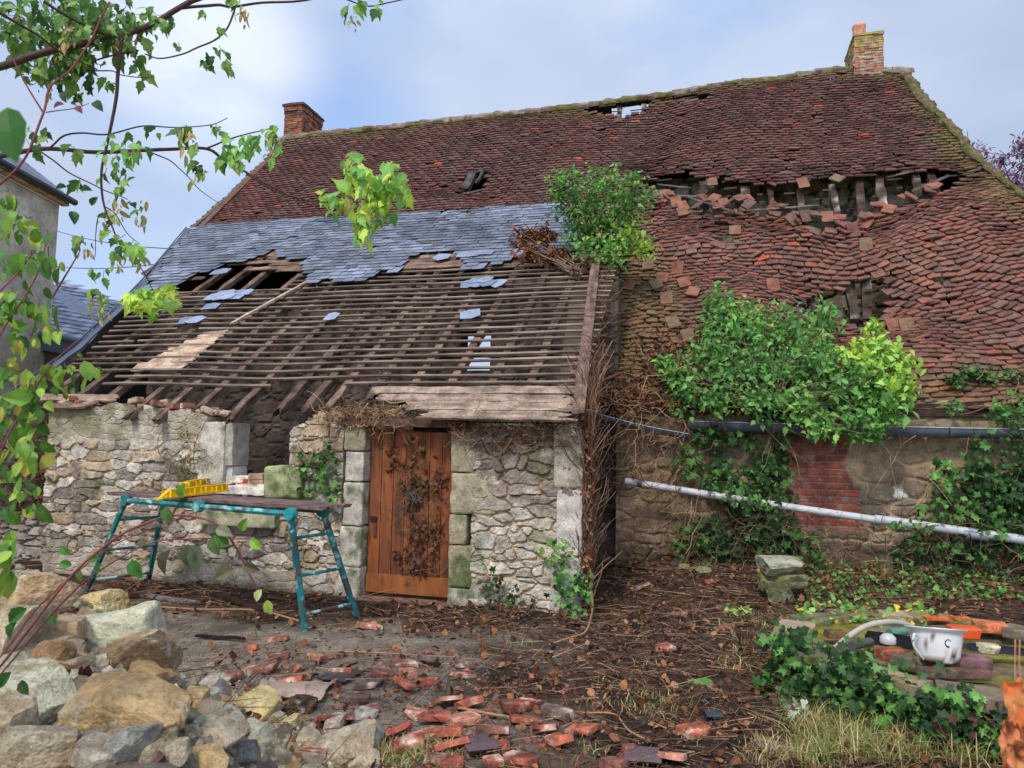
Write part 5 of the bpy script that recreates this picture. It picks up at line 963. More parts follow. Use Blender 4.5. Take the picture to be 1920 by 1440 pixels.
sheet('slate_piece', 1455, 1410, 60, 16, S(92, 80, 78), 'brown flat scrap in the dry grass', 'slate', Mslate, crumple=.02, rot=-.4)
sheet('crumpled_cloth', 555, 1302, 110, 28, S(152, 132, 118), 'crumpled grey brown cloth on the ground beside the rubble heap', 'cloth', Mplaster, n=30, crumple=.07, up=.01)
rock_obj(556, 1328, 58, 34, S(52, 50, 46), 777, 'black mossy lump beside the crumpled cloth', name='mossy_lump', n=16, amp=.12)['category'] = 'lump'
# ------------------------------------------------------------ folding trestle bench
TQ, RS = S(28, 128, 128), S(84, 58, 54)
def painted(q, chipk=.25): return cmix(cmix(np.broadcast_to(TQ, (len(q), 3)), S(24, 92, 96), sm(-.3, .4, fbm(q, 6, 3, 2))), cmix(RS, S(150, 190, 186), sm(-.1, .1, fbm(q, 9, 2, 7))), sm(chipk, chipk+.12, fbm(q, 26, 4, 5)))
def G(x, y): p = hitz(x, y, 0); p[2] = gh(p[0], p[1])[0]; return p
FL, BL, FR, BRr = hitz(160, 1113), hitz(262, 1097), hitz(572, 1185), hitz(655, 1155)
dirT = (FR-FL)/np.linalg.norm(FR-FL); up_ = np.array([0, 0, 1.]); back = np.cross(up_, dirT)
tFL, tFR = CO+ray(236, 934)*0, None
tz = 1.08; tFL = hitz(236, 938, tz); tFR = hitz(545, 964, tz); tBL = tFL+back*.42+dirT*.05; tBR = tFR+back*.42
BL = (FL+back*.68+dirT*.12); BL[2] = 0; BRr = FR+back*.62+dirT*.10
bench = empty('trestle_bench', (FL+FR)/2, 0); tag(bench, 'folding turquoise metal trestle with chipped paint, holding a plank in front of the wall', 'trestle'); b0_ = (FL+FR)/2
def bar(a, b, r_, name, rust=.25, n=6, par=bench):
    mb = MB(); pts = np.array([a+(b-a)*t for t in np.linspace(0, 1, 60)]); tube(mb, pts-b0_, r_, n); q = mb.v[0]; mb.c[0] = painted(q+b0_, rust); return mb.build(name, Mpaint, par)
for a, b, nm in ((tFL, FL, 'leg'), (tBL, BL, 'leg'), (tFR, FR, 'leg'), (tBR, BRr, 'leg')): bar(a, b, .031, nm, .04)
mF = (tFL+tFR)/2; mB = (tBL+tBR)/2
for a, b in ((tFL, tFR), (tBL, tBR)): bar(a, b, .030, 'beam', .04)
for (a, a2, b, b2) in ((tFL, FL, tBL, BL), (tFR, FR, tBR, BRr)):
    for t, k in ((.2, .6), (.52, .6), (.85, -.4)): bar(a+(a2-a)*t, b+(b2-b)*t, .016, 'rung', .2 if k > 0 else -.3)
for c in (tFL, tFR, mF+np.array([0, 0, .0])-dirT*.05, tBL, tBR, mB):
    mb = MB(); R = frame(back); mb_ = lathe(mb, [(0, -.034), (.056, -.032), (.058, 0), (.056, .032), (.044, .034), (.040, .028), (.022, .028), (.020, .044), (0, .044)], 18, TQ, R=R, T=c-b0_); mb.c[0] = painted(mb.v[0]+b0_, .28); mb.build('hinge_disc', Mpaint, bench)
# the plank on it
pa, pb = hitz(215, 924, 1.135), hitz(600, 951, 1.135)
o = plank(pa+back*.10, pb+back*.10+dirT*.12, .44, .032, S(112, 92, 88), 'plank', par=None, up=up_, dark=.62, amp=.003); tag(o, 'long grey plank lying on the turquoise trestle', 'plank')
# yellow ribbed plastic pieces
YP = S(238, 188, 26, 1.05)
def rack(px0, py0, px1, py1, z0, label, h=.085, off=0., n=5):
    a, b = hitz(px0, py0, z0), hitz(px1, py1, z0+.02); a = a+back*off; b = b+back*off; l = np.linalg.norm(b-a); d = (b-a)/l; w_ = .10; R = np.stack([d, np.cross(up_, d), up_], 1); root = empty('plastic_rack', a); tag(root, label, 'rack', None)
    def pc(name, cx, cy, cz, sx, sy, sz, sk=0):
        p, f = chip((sx, sy, sz), .03, .15, .001); p[:, 2] *= 1.; c = cmix(np.broadcast_to(YP, (len(p), 3)), S(120, 92, 30), sm(.2, .5, fbm(p+px0+cx*9, 18, 4, 3))*.8)
        MB().add((p+[cx, cy, cz]) @ R.T, f, c).build(name, Mplastic, root)
    pc('base_rail', l/2, 0, .008, l, w_, .014); pc('top_rail', l/2+.07, 0, h, l-.14, w_*.35, .014); pc('back_web', l/2+.05, w_*.4, h/2, l-.1, .008, h)
    for k in range(n+1): pc('rib', .14+(l-.16)*k/n, 0, h/2, .012, w_*.8, h-.006)
    p, f = chip((.18, w_*.3, .012), .03, .2, .001); MB().add((p @ (Ry(-.5)).T+[.075, 0, h/2]) @ R.T, f, YP).build('nose', Mplastic, root)
rack(292, 937, 420, 921, 1.155, 'front yellow ribbed plastic piece with dirt in its cells, on the plank', off=.02, h=.075)
rack(318, 921, 412, 904, 1.175, 'yellow plastic piece standing behind and above the front one, on the plank', off=.13, h=.085, n=4)
p0 = hitz(300, 936, 1.16)
# odds and ends at the window sill behind the trestle
# ------------------------------------------------------------ stack of rough stones by the long wall
for (x, y, w_, h_, sd, al, lb) in ((1462, 1115, 62, 46, 1, S(110, 108, 78), 'lowest stone of the mossy stack in front of the long wall'), (1466, 1090, 76, 34, 2, S(124, 122, 84), 'middle mossy stone of the stack in front of the long wall'), (1461, 1062, 82, 30, 3, S(176, 172, 150), 'flat pale top stone of the stack in front of the long wall')):
    g = ghit(1462, 1128); D = np.linalg.norm(g-CO); v, f, q, _ = rock((w_*D/F*.9, w_*D/F*.7, h_*D/F*.98), 22, 8, 500+sd, .05); c = cmix(np.broadcast_to(al, (len(v), 3)), S(78, 92, 50), sm(-.1, .4, fbm(q, 2, 4, 3))*.7); c = cmix(c, S(190, 186, 170), sm(.15, .4, fbm(q, 2.4, 4, 8))*.5)
    o = MB().add(v, f, c).build('stone', Mrock); o.location = CO+ray(x, y)*(D/np.linalg.norm(ray(x, y))); tag(o, lb, 'stone')
for (x, y, w_, h_, lb) in ((1318, 1068, 44, 18, 'flat green stone on the ground left of the mossy stack'), (1280, 1064, 26, 14, 'small mossy stone left of the flat green stone')): rock_obj(x, y, w_, h_, S(124, 128, 92), x, lb, n=12)
for x, y, h_, lb in ((1661, 1062, 30, 'left of two low mossy stumps at the wall foot'), (1727, 1052, 28, 'right of two low mossy stumps at the wall foot')):
    g = ghit(x, y+h_*.5); D = np.linalg.norm(g-CO); mb = MB(); r_ = 11*D/F; pts = [g-[0, 0, .1], g+[0, 0, h_*D/F*.5], g+[.01, 0, h_*D/F]]; tube(mb, np.array(pts)-g, [r_*1.1, r_, r_*.95], 10, S(96, 100, 70)); o = mb.build('post_stump', MwoodX); o.location = g; tag(o, lb, 'stump')
# ------------------------------------------------------------ old well with clutter on its cap
WC = np.array([3.23, 5.45]); WR = 1.17; WZ = .34
well = empty('old_well', (WC[0], WC[1], 0)); tag(well, 'low round stone well with a mossy cap, overgrown with ivy', 'well')
th = np.linspace(0, 2*pi, 161); zz = np.linspace(-.1, WZ-.07, 22); A_, B_ = np.meshgrid(th, zz, indexing='ij'); a, b = A_.ravel(), B_.ravel(); q = np.stack([a*WR, b, a*0], 1)
r_ = WR-.05+fbm(np.stack([np.cos(a)*3, np.sin(a)*3, b*4], 1), 2.5, 4, 3)*.05; i = np.arange(len(a)).reshape(A_.shape); f = np.stack([i[:-1, :-1], i[1:, :-1], i[1:, 1:], i[:-1, 1:]], -1).reshape(-1, 4)
MB().add(np.stack([np.cos(a)*r_, np.sin(a)*r_, b], 1), f, cmix(S(84, 80, 60), S(112, 104, 88), sm(-.3, .3, fbm(q, 6, 4, 5)))).build('shaft', Mstone, well, True)
rr = np.linspace(0, WR+.02, 26); A_, B_ = np.meshgrid(th, rr, indexing='ij'); a, b = A_.ravel(), B_.ravel(); q = np.stack([np.cos(a)*b, np.sin(a)*b, a*0], 1); z = WZ-.04+fbm(q, 5, 4, 7)*.02-.04*sm(.8, .6, b)
c = cmix(S(92, 84, 60), S(112, 96, 78), sm(-.2, .3, fbm(q, 5, 4, 9))); c = cmix(c, S(120, 116, 46), sm(0, .3, fbm(q, 3, 4, 12))*.8); f2 = np.arange(len(a)).reshape(A_.shape); f = np.stack([f2[:-1, :-1], f2[:-1, 1:], f2[1:, 1:], f2[1:, :-1]], -1).reshape(-1, 4)[:, ::-1]
MB().add(np.concatenate([q[:, :2], z[:, None]], 1), f, c).build('cap', Mmoss, well, True)
for k in range(15):      # coping stones
    a0 = k/15*2*pi+.1; v, f = chip((.40, .27, .085), .03, .2, .008, fr=7); v = v@Rz(a0+pi/2).T+np.array([cos(a0)*(WR-.10), sin(a0)*(WR-.10), WZ-.045]); cc = [S(150, 132, 112), S(112, 98, 84), S(104, 100, 84)][k % 3]
    MB().add(v, f, cmix(np.broadcast_to(cc, (len(v), 3)), S(110, 110, 52), sm(0, .35, fbm(v*2., 3, 4, 3))*.7)).build('coping_stone', Mstone, well)
def onw(px, py, z=WZ): return hitz(px, py, z)
def WB(px, py, w_, h_, d_, col, lb, name='brick_piece', cat='brick', rz=0., z=WZ, m=None):
    p = onw(px, py, z); D = np.linalg.norm(p-CO); v, f = chip((w_*D/F, d_, h_*D/F), .016, .25, .004, fr=12, maxn=16); c = cmix(np.broadcast_to(col, (len(v), 3)), np.asarray(col)*.6, sm(-.1, .4, fbm(v+px, 14, 4, 3))*.7); c = cmix(c, S(104, 102, 50), sm(.1, .4, fbm(v+px*2, 8, 3, 5))*.5)
    o = MB().add(v @ Rz(rz).T, f, c).build(name, m or Mbrick); o.location = p+[0, 0, h_*D/F/2]; return tag(o, lb, cat)
WB(1790, 1252, 100, 18, .13, S(112, 82, 84), 'dark slab brick right under the white pot', rz=-.05); WB(1712, 1250, 60, 18, .12, S(112, 100, 88), 'weathered grey brick left of the one under the pot', rz=.15); WB(1672, 1235, 44, 16, .12, S(150, 84, 62), 'mossy red brick on the left of the well rim', rz=.1)
WB(1758, 1268, 52, 12, .1, S(92, 72, 68), 'lower dark brick at the well rim below the pot'); WB(1820, 1270, 50, 12, .1, S(100, 76, 68), 'lower brick at the rim right of the other one'); WB(1856, 1184, 44, 14, .16, S(196, 108, 78), 'orange brick behind and right of the orange trough', rz=-.4)
WB(1566, 1196, 30, 12, .1, S(104, 78, 60), 'brown brick end under the hose'); WB(1905, 1195, 34, 12, .1, S(112, 96, 92), 'greyish brick at the far right of the well top', rz=-.6)
# enamel pot
pp = onw(1759, 1243, WZ+.045); D = np.linalg.norm(pp-CO); s_ = D/F
mb = MB(); prof = [(0, 0), (29, 0), (32, 3), (36, 14), (40, 32), (42, 46), (43, 55), (50, 58), (51, 60), (43, 59.5), (41, 50), (38, 30), (30, 6), (0, 4)]; prof = np.array(prof)*s_*.86; R = Rx(radians(-11)) @ Ry(radians(3))
lathe(mb, prof, 40, S(226, 234, 246, 1.1), R=R, T=(0, 0, 0)); q = mb.v[0]; an = np.arctan2(q[:, 1], q[:, 0]); zt = q[:, 2]/s_
c = cmix(np.broadcast_to(S(226, 234, 246, 1.1), (len(q), 3)), S(92, 52, 34), sm(.10, .24, fbm(q/s_/40, 2.6, 4, 3)+.35*sm(12, 3, zt)-.12+.3*sm(.5, .0, np.abs(an+2.3))*sm(18, 26, zt)*sm(52, 44, zt)))
c = cmix(c, S(60, 44, 36), sm(6, 2, zt)*.9); mb.c[0] = c; pot = empty('enamel_pot', pp); tag(pot, 'white enamel chamber pot with rust and a dark blue mark, standing on bricks', 'pot'); mb.build('bowl', Menamel, pot, True)
mb = MB(); hb = np.array([-38, -12, 42])*s_; tube(mb, spline([hb+np.array([4, 4, 0])*s_, hb+np.array([-7, -4, 4])*s_, hb+np.array([-8, -5, -12])*s_, hb+np.array([2, -2, -26])*s_, hb+np.array([10, 2, -34])*s_], 6), .0065, 8, S(222, 222, 218)); mb.build('handle', Menamel, pot, True)
mb = MB(); a = np.linspace(.5, 5., 14); mk = [];
for t in a: th_ = -1.62+cos(t)*.13; zq = 36+sin(t)*6; rq = np.interp(zq, [14, 32, 46], [36, 40, 42])*.86+.6*0+.0005/s_*0; mk.append((R @ np.array([cos(th_)*rq*s_, sin(th_)*rq*s_, zq*s_*.86])))
tube(mb, np.array(mk), np.linspace(.002, .0055, 14), 6, S(34, 40, 66)); mb.build('blue_mark', Menamel, pot, True)
# hose, tube, trays, trough, bottle, lamp dome
def poly_tube(name, pts, r_, col, lb, cat, m, n=12, k=8):
    P = spline(np.array(pts), k); mb = MB(); tube(mb, P-P[0], r_, n, col); o = mb.build(name, m, None, True); o.location = P[0]; return tag(o, lb, cat)
hp = [(1560, 1222, .36), (1586, 1198, .40), (1620, 1176, .47), (1655, 1167, .50), (1690, 1168, .49), (1716, 1180, .44)]
hose = poly_tube('flexible_hose', [hitz(x, y, z) for x, y, z in hp], .021, S(164, 156, 144), 'arched grey hose lying across the well top', 'hose', Mpvc)
mb = MB(); h0_ = hitz(1562, 1220, .36); hd = (hitz(1575, 1207, .385)-h0_); hd /= np.linalg.norm(hd); tube(mb, [h0_-hd*.015-h0_, h0_+hd*.03-h0_], [.034, .027], 12, S(58, 46, 44)); o = mb.build('metal_end', Mzinc, hose, True); 
poly_tube('drain_tube', [onw(1598, 1211, .385), onw(1632, 1203, .385)], .030, S(78, 74, 80), 'short dark grey tube beside the hose', 'tube', Mpvc, 16)
poly_tube('glass_bottle', [onw(1668, 1187, .385), onw(1682, 1185, .385), onw(1706, 1182, .385)], [.034]*9+[.030]*8, S(84, 128, 112), 'green bottle lying behind the black tray', 'bottle', Mplastic, 14)
def tray(px, py, w_, d_, h_, rz, col, lb):
    p = onw(px, py); D = np.linalg.norm(p-CO); W = w_*D/F; root = empty('plastic_tray', p, rz); tag(root, lb, 'tray'); mb = MB(); t = .006
    box(mb, (0, 0, t/2), (W, d_, t), col=col)
    mb.build('tray_base', Mplastic, root); mb = MB()
    for (cx, cy, sx, sy) in ((0, -d_/2, W, t), (0, d_/2, W, t)): box(mb, (cx, cy, h_/2), (sx, sy, h_-.002), col=col)
    for (cx, cy, sx, sy) in ((-W/2, 0, t, d_-.014), (W/2, 0, t, d_-.014)): box(mb, (cx, cy, h_/2), (sx, sy, h_-.004), col=col)
    mb.build('rim', Mplastic, root)
tray(1668, 1207, 66, .19, .055, -.55, S(34, 34, 38), 'black plastic tray in front of the green bottle'); tray(1868, 1222, 72, .10, .035, -.35, S(44, 44, 50), 'shallow black tray right of the white pot')
mb = MB(); lathe(mb, [(0, .07), (.03, .066), (.052, .045), (.06, .015), (.055, 0)], 20, S(176, 178, 174)); o = mb.build('glass_dome', Menamel, None, True); o.location = onw(1665, 1206, .36); tag(o, 'small white glass dome sitting in the black tray', 'lamp dome')
mb = MB(); p = onw(1815, 1200); v, f = chip((.20, .12, .085), .012, .35, .002); v[:, :2] *= (1+v[:, 2]*2)[:, None]; k = (v[:, 2] > .03); 
MB_ = MB().add(v @ Rz(-.15).T, f, S(206, 84, 44)); o = MB_.build('flower_trough', Mplastic); o.location = p+[0, .05, .045]; tag(o, 'small orange plastic trough behind the white pot', 'trough')
for x, y, w_, lb in ((1755, 1162, 36, 'orange roof tile edge behind the hose'), (1800, 1162, 24, 'second orange tile edge behind the pot')): WB(x, y, w_, 5, .08, S(200, 92, 56), lb, 'tile_piece', 'tile')
o = rock_obj(1860, 1208, 30, 12, S(214, 204, 176), 61, 'bone white chip lying on the shallow black tray', name='stone_chip', n=8); o.location = onw(1852, 1214, .375)
# ivy over the well
def ivy3d(name, label, pts, n, sz, cols, lk='ivy', face=(0, -1, .5), rad=.12, stems=10, cat='ivy', m=None, spread=.8):
    pts = np.asarray(pts, float); c0 = pts[0]; idx = rng.integers(0, len(pts), n); q = pts[idx]+rng.normal(size=(n, 3))*rad*np.array([1, .6, .8])*.6; g = gh(q[:, 0], q[:, 1])+.02; q[:, 2] = np.maximum(q[:, 2], g+rng.random(n)*.03)
    root = empty(name, c0); tag(root, label, cat); mb = MB(); leaves(mb, q-c0, lk, sz, cols, .5, face, spread=spread); mb.build('foliage', m or Mleaf, root); sb = MB()
    for k in range(stems): i, j = rng.integers(0, len(pts), 2); a, b = pts[i], pts[j]; tube(sb, spline([a-c0, (a+b)/2-c0+rng.normal(size=3)*.1, b-c0], 5), .004, 3, S(96, 80, 60))
    sb.build('stems', Mtwig, root); return root
def ws(t0, t1, z0, z1, n=40): a = rng.uniform(t0, t1, n); z = rng.uniform(z0, z1, n); return np.stack([WC[0]+np.cos(a)*(WR+.06), WC[1]+np.sin(a)*(WR+.06), z], 1)
ivy3d('ivy_clump', 'bushy ivy covering the left side of the well', ws(3.05, 4.25, .03, .40, 70), 1050, .056, [G1, DK, G2, DK, S(58, 96, 50)], rad=.13)
ivy3d('ivy_clump', 'sparser ivy and bramble on the front of the well', ws(4.0, 5.0, .03, .24, 50), 620, .046, [DK, DK, G1, G2, BR3], rad=.10)
ivy3d('ground_weeds', 'yellow green weeds behind the hose at the back of the well', [hitz(x, y, .30) for x in range(1500, 1740, 12) for y in (1140, 1155, 1170)], 460, .05, [G2, G3, G2, YL, BR2], lk='ovate', face=(0, -.3, 1), rad=.10, cat='weeds')
ivy3d('ground_weeds', 'low green weeds between the mossy stone stack and the right edge', [ghit(x, y)+[0, 0, .03] for x in range(1540, 1930, 26) for y in (1075, 1095, 1120)], 1900, .046, [G2, DK, G1, BR1, G2, BR2], lk='ivy', face=(0, -.3, 1), rad=.16, cat='weeds')
ivy3d('ivy_carpet', 'dark ivy carpet along the foot of the long wall at right', [ghit(x, y)+[0, 0, .08] for x in range(1250, 1960, 30) for y in (1035, 1055)], 2000, .055, [DK, G1, G1, DK, BR1, BR3], rad=.2, cat='ivy', stems=30)
ivy3d('fern_sprig', 'pale green fern sprig in the brown litter left of the well', [ghit(x, 1152)+[0, 0, .05] for x in (1368, 1380, 1392, 1404)], 40, .07, [G3, S(170, 190, 110)], lk='lance', rad=.04, stems=0, cat='plant')
ivy3d('fallen_leaf', 'single bright green leaf on the litter left of the well', [ghit(1308, 1282)+[0, 0, .02]], 2, .09, [G2], lk='ovate', rad=.004, stems=0, cat='leaf')
ivy3d('silver_weed', 'pale silvery leaves at the edge of the dry grass', [ghit(x, y)+[0, 0, .05] for x, y in ((1478, 1335), (1490, 1345), (1510, 1338), (1485, 1352))], 16, .055, [S(196, 206, 190)], lk='ovate', rad=.03, stems=0, cat='plant')
ivy3d('yellow_leaf', 'yellow maple leaf caught on the ivy in front of the well', [hitz(1745, 1318, .2)], 2, .085, [S(240, 190, 40, 1.3)], lk='maple', rad=.004, stems=0, cat='leaf')
ivy3d('yellow_leaf', 'small yellow leaf on the well rim left of the bricks', [onw(1626, 1240, .37)], 1, .05, [S(240, 200, 50, 1.3)], lk='maple', rad=.003, stems=0, cat='leaf')
# ------------------------------------------------------------ grass
def grass(name, regs, label=None):
    mb = MB()
    for (x0, x1, y0, y1, n, h_, cols) in regs:
        P = np.array([ghit(rng.uniform(x0, x1), rng.uniform(y0, y1)) for _ in range(max(4, n//12))]); P = P[rng.integers(0, len(P), n)]+rng.normal(size=(n, 3))*[.06, .06, 0]; P[:, 2] = gh(P[:, 0], P[:, 1])
        t = np.linspace(0, 1, 5); az = rng.random(n)*2*pi; H_ = h_*rng.uniform(.4, 1.2, n); ln = rng.uniform(.2, 1.3, n); w_ = rng.uniform(.002, .0045, n)
        dx = np.stack([np.cos(az), np.sin(az), az*0], 1); sx = np.stack([-np.sin(az), np.cos(az), az*0], 1)
        c = P[:, None]+dx[:, None]*(ln*H_)[:, None, None]*(t**2)[None, :, None]+np.array([0, 0, 1.])*(H_[:, None]*(t-.55*np.minimum(ln, 1)[:, None]*t**2.2))[..., None]
        wv = (w_[:, None]*(1-t**2*.9))[..., None]*sx[:, None]; V = np.stack([c-wv, c+wv], 2).reshape(n, 10, 3)
        tf_ = np.array([[0, 1, 3, 2], [2, 3, 5, 4], [4, 5, 7, 6], [6, 7, 9, 8]]); f = (tf_[None]+(np.arange(n)*10)[:, None, None]).reshape(-1, 4); cc = np.array(cols)[rng.integers(0, len(cols), n)]*rng.uniform(.75, 1.2, n)[:, None]
        mb.add(V.reshape(-1, 3), f, np.repeat(cc, 10, 0))
    o = mb.build(name, Mleaf); return tag(o, kind='stuff')
ST, SG = [S(186, 166, 112), S(160, 138, 90), S(206, 190, 140)], [S(122, 146, 66), S(92, 124, 52), S(186, 166, 112)]
grass('dry_grass', [(1500, 1920, 1330, 1440, 2600, .20, ST+SG[:2]), (1480, 1700, 1290, 1400, 500, .26, ST), (1350, 1560, 1150, 1260, 500, .12, ST+SG), (1190, 1290, 1290, 1350, 160, .08, ST+SG), (700, 860, 1400, 1440, 420, .10, ST+SG), (1400, 1530, 1400, 1440, 260, .12, ST), (1100, 1420, 1160, 1400, 200, .07, ST), (960, 990, 1210, 1225, 12, .10, SG), (880, 1200, 1400, 1440, 120, .07, ST+SG)])
# ------------------------------------------------------------ left: ruined low wall, debris and planks beyond the annex corner
def collow(u, z, m, rv, p): return cmix(S(104, 92, 80), cmix(S(120, 110, 100), S(160, 150, 140), rv[:, 1]), m)
w = rubble(-3.6, .02, -.1, 1.1, .022, lambda a, b, h: P3(a, -h, b), lambda a, b, p: b < .80+fbm(P3(a, 0, 0), 2, 3, 5)*.18+.1*np.sin(a*2), .24, .12, .05, collow, T=.4, seed=44)
low_ = w.build('ruined_wall', Mstone); low_.location = toW(P3(-6.86, .5, 0.)); low_.rotation_euler = (0, 0, -AL+.02); tag(low_, 'low broken stone wall left of the annex', 'wall')
for k in range(11):
    a = np.array([rng.uniform(-9.5, -8.2), rng.uniform(.6, 1.8), .75+k*.09]); b = a+[rng.uniform(.9, 1.6), rng.uniform(-.2, .3), rng.normal()*.08]; b[0] = min(b[0], -6.95)
    o = plank(toW(a[None])[0], toW(b[None])[0], .10, .03, cmix(S(120, 82, 62), S(92, 76, 66), rng.random()), 'fallen_plank', par=None, dark=.6); tag(o, 'fallen brown plank in the debris behind the low broken wall', 'plank', 'fallen planks left of the annex')
tangle('dead_vine', 'brush and dead stems piled on the debris left of the annex', lambda t: toW(P3(rng.uniform(-9, -6.95), rng.uniform(.3, 1.4), rng.uniform(.7, 1.9))), 380, .5, .007, VC, .12)
# debris strips at the foot of the annex wall
for k, (x0, y0, x1, y1, lb) in enumerate(((262, 1120, 372, 1136, 'grey board flat on the ground under the trestle'), (390, 1114, 500, 1150, 'dark board half buried at the wall foot under the trestle'), (365, 1198, 462, 1204, 'thin black stick lying on the gravel left of the trestle foot'), (180, 1130, 300, 1112, 'brown board end behind the ochre stone'))):
    a, b = ghit(x0, y0), ghit(x1, y1); a[2] += .03; b[2] += .03; o = plank(a, b, .03 if k == 2 else .09, .025, [S(120, 110, 104), S(62, 48, 42), S(46, 40, 40), S(96, 70, 56)][k], 'board', par=None, dark=.6); tag(o, lb, 'board')
ST_ = [((1130, 1232), (1290, 1180), (1384, 1130), (1395, 1060)), ((560, 1200), (700, 1195), (900, 1205)), ((1160, 1345), (1240, 1380), (1290, 1430))]
for k, (pl, lb) in enumerate(zip([[(1030, 1215), (1070, 1202), (1098, 1190), (1112, 1150), (1108, 1120)], [(260, 1140), (360, 1148), (480, 1150), (560, 1170)], [(860, 1336), (930, 1350), (1000, 1362)], [(1090, 1346), (1150, 1348), (1180, 1380), (1220, 1400)], [(600, 1228), (680, 1230), (860, 1240)]], ['crooked root curling up from the ground at the annex corner', 'long thin branch lying in the litter under the trestle', 'straight pale stick lying over the bricks', 'thin bent stem on the gravel at lower right', 'slender stick at the far edge of the bricks'])):
    P = np.array([ghit(x, y)+[0, 0, .03] for x, y in pl]); P[:, 1] = np.where(np.arange(len(P)) > 2, P[:, 1] if k else P[2, 1], P[:, 1]) 
    if k == 0: P[3:, 2] = [.22, .38]; P[3:, 0] = P[2, 0]+[.06, .05]
    poly_tube('stick', P, .010 if k < 3 else .006, S(150, 118, 92), lb, 'stick', Mtwig, 6)
# ------------------------------------------------------------ neighbours, cables, tree behind
def wbox(mb, b0_, b1_, col):      # box in house axes given two corners
    b0_, b1_ = np.array(b0_, float), np.array(b1_, float); v = (BOXV+.5)*(b1_-b0_)+b0_; mb.add(v, BOXF, col)
nh = empty('neighbour_house', (-12.5, 19.6, 0)); tag(nh, 'tall pale rendered house with dark gutter at the left edge', 'house')
v, f = gridbox((16, 24, 14)); v = (v+1)/2*np.array([8, 13, 8.0])+np.array([-8, -13, 0]); MB().add(v, f, cmix(S(170, 158, 138), S(198, 186, 166), sm(-.4, .4, fbm(v, .7, 4, 3)))).build('wall', Mplaster, nh)
mb = MB(); rp = np.array([[.22, -13.4, 8.25], [.22, .2, 8.25], [-4, .2, 11.4], [-4, -13.4, 11.4], [-8.5, .2, 8.25], [-8.5, -13.4, 8.25]]); mb.add(rp, [[0, 1, 2, 3], [3, 2, 4, 5]], S(92, 98, 112)).add(rp-[0, 0, .12], [[3, 2, 1, 0], [5, 4, 2, 3]], S(92, 98, 112)); mb.build('roof', Mslate, nh)
sv_ = np.array([[-.14, 0, 0], [.14, 0, 0], [.14, .35, 0], [-.14, .35, 0], [-.14, 0, -.015], [.14, 0, -.015]]); dn_ = np.array([-4.22, 0, 3.15]); dn_ /= np.linalg.norm(dn_); Rn = np.stack([[0, 1, 0], dn_, np.cross([0, 1, 0], dn_)*1.], 1); nn_ = Rn[:, 2]; 
T = [np.array([.26, -13.2+j*.28+(i % 2)*.14, 8.23])+dn_*i*.2+nn_*np.sign(nn_[2])*.03 for i in range(27) for j in range(47)]; MB().inst(sv_, [[0, 1, 2, 3], [4, 5, 1, 0]], np.repeat((Rn*np.array([1, 1, np.sign(nn_[2])]))[None], len(T), 0), np.array(T), cmix(S(80, 86, 100), S(122, 130, 148), rng.random(len(T)))).build('slates', Mslate, nh)
mb = MB(); box(mb, (.11, -6.5, 8.05), (.2, 13.2, .10), col=S(196, 150, 110)); mb.build('soffit', MwoodX, nh)
mb = MB(); tube(mb, [np.array([.32, -13.4, 8.16]), np.array([.32, .18, 8.14])], .09, 10, S(52, 56, 66)); mb.build('gutter', Mzinc, nh, True)
# second, lower roof touching the farmhouse
an = empty('neighbour_annex', C0, -AL); tag(an, 'lower slate roofed outbuilding next to the farmhouse, left edge', 'house')
v_ = 8.; q = [hitv(235, 640, v_), hitv(-30, 604, v_), hitv(-30, 510, v_+3), hitv(80, 505, v_+3), hitv(100, 522, v_+3), hitv(175, 556, v_+1.6), hitv(262, 584, v_+1.0)]
q[0] = hitv(205, 646, v_)
P = np.array(q)-[0, 0, .30]; P = np.vstack([P, P-[0, 0, .12]]); k = 7
mb = MB(); mb.add(P, [list(range(k))[::-1], list(range(k, 2*k))], S(130, 138, 156)).add(P, [[i, (i+1) % k, (i+1) % k+k, i+k] for i in range(k)], S(90, 96, 110)); mb.build('roof_deck', Mslate, an)
# slates on it, in courses
e0, e1 = q[1], q[0]; dU = (e1-e0)/np.linalg.norm(e1-e0); t0 = q[2]-q[1]; n_ = np.cross(dU, t0); n_ /= np.linalg.norm(n_); n_ = n_ if n_[2] > 0 else -n_; dV = np.cross(n_, dU)
poly = [tuple(projB(x[None])[0]) for x in q]; T, C, Rl = [], [], []
for r_ in range(40):
    for cc in range(60):
        p = e0+dU*(cc*.30+(r_ % 2)*.15-1)+dV*(r_*.24)+n_*.05
        if inpoly(projB(p[None]), poly)[0]: T.append(p); C.append(cmix(S(84, 92, 108), S(164, 172, 190), rng.random())); Rl.append(np.stack([dU, dV, n_], 1) @ Rx(-.10-rng.random()*.03))
sv = np.array([[-.143, 0, 0], [.143, 0, 0], [.143, .42, 0], [-.143, .42, 0], [-.143, 0, -.03], [.143, 0, -.03]]); MB().inst(sv, [[0, 1, 2, 3], [4, 5, 1, 0]], np.array(Rl), np.array(T), np.array(C)).build('slates', Mslate, an)
mb = MB(); w0, w1 = q[1], q[0]; wv = np.array([w0+[0, .1, -.3], w1+[0, .1, -.3], [w1[0], w1[1]+.1, 0], [w0[0], w0[1]+.1, 0]]); wv = np.concatenate([wv, wv+[0, .3, 0]]); mb.add(wv, [[0, 3, 2, 1], [4, 5, 6, 7], [1, 2, 6, 5]], S(96, 84, 76)); mb.build('wall', Mplaster, an)
mb = MB(); g0, g1 = q[1]+[0, -.08, -.05], q[0]+[.1, -.08, -.05]; 
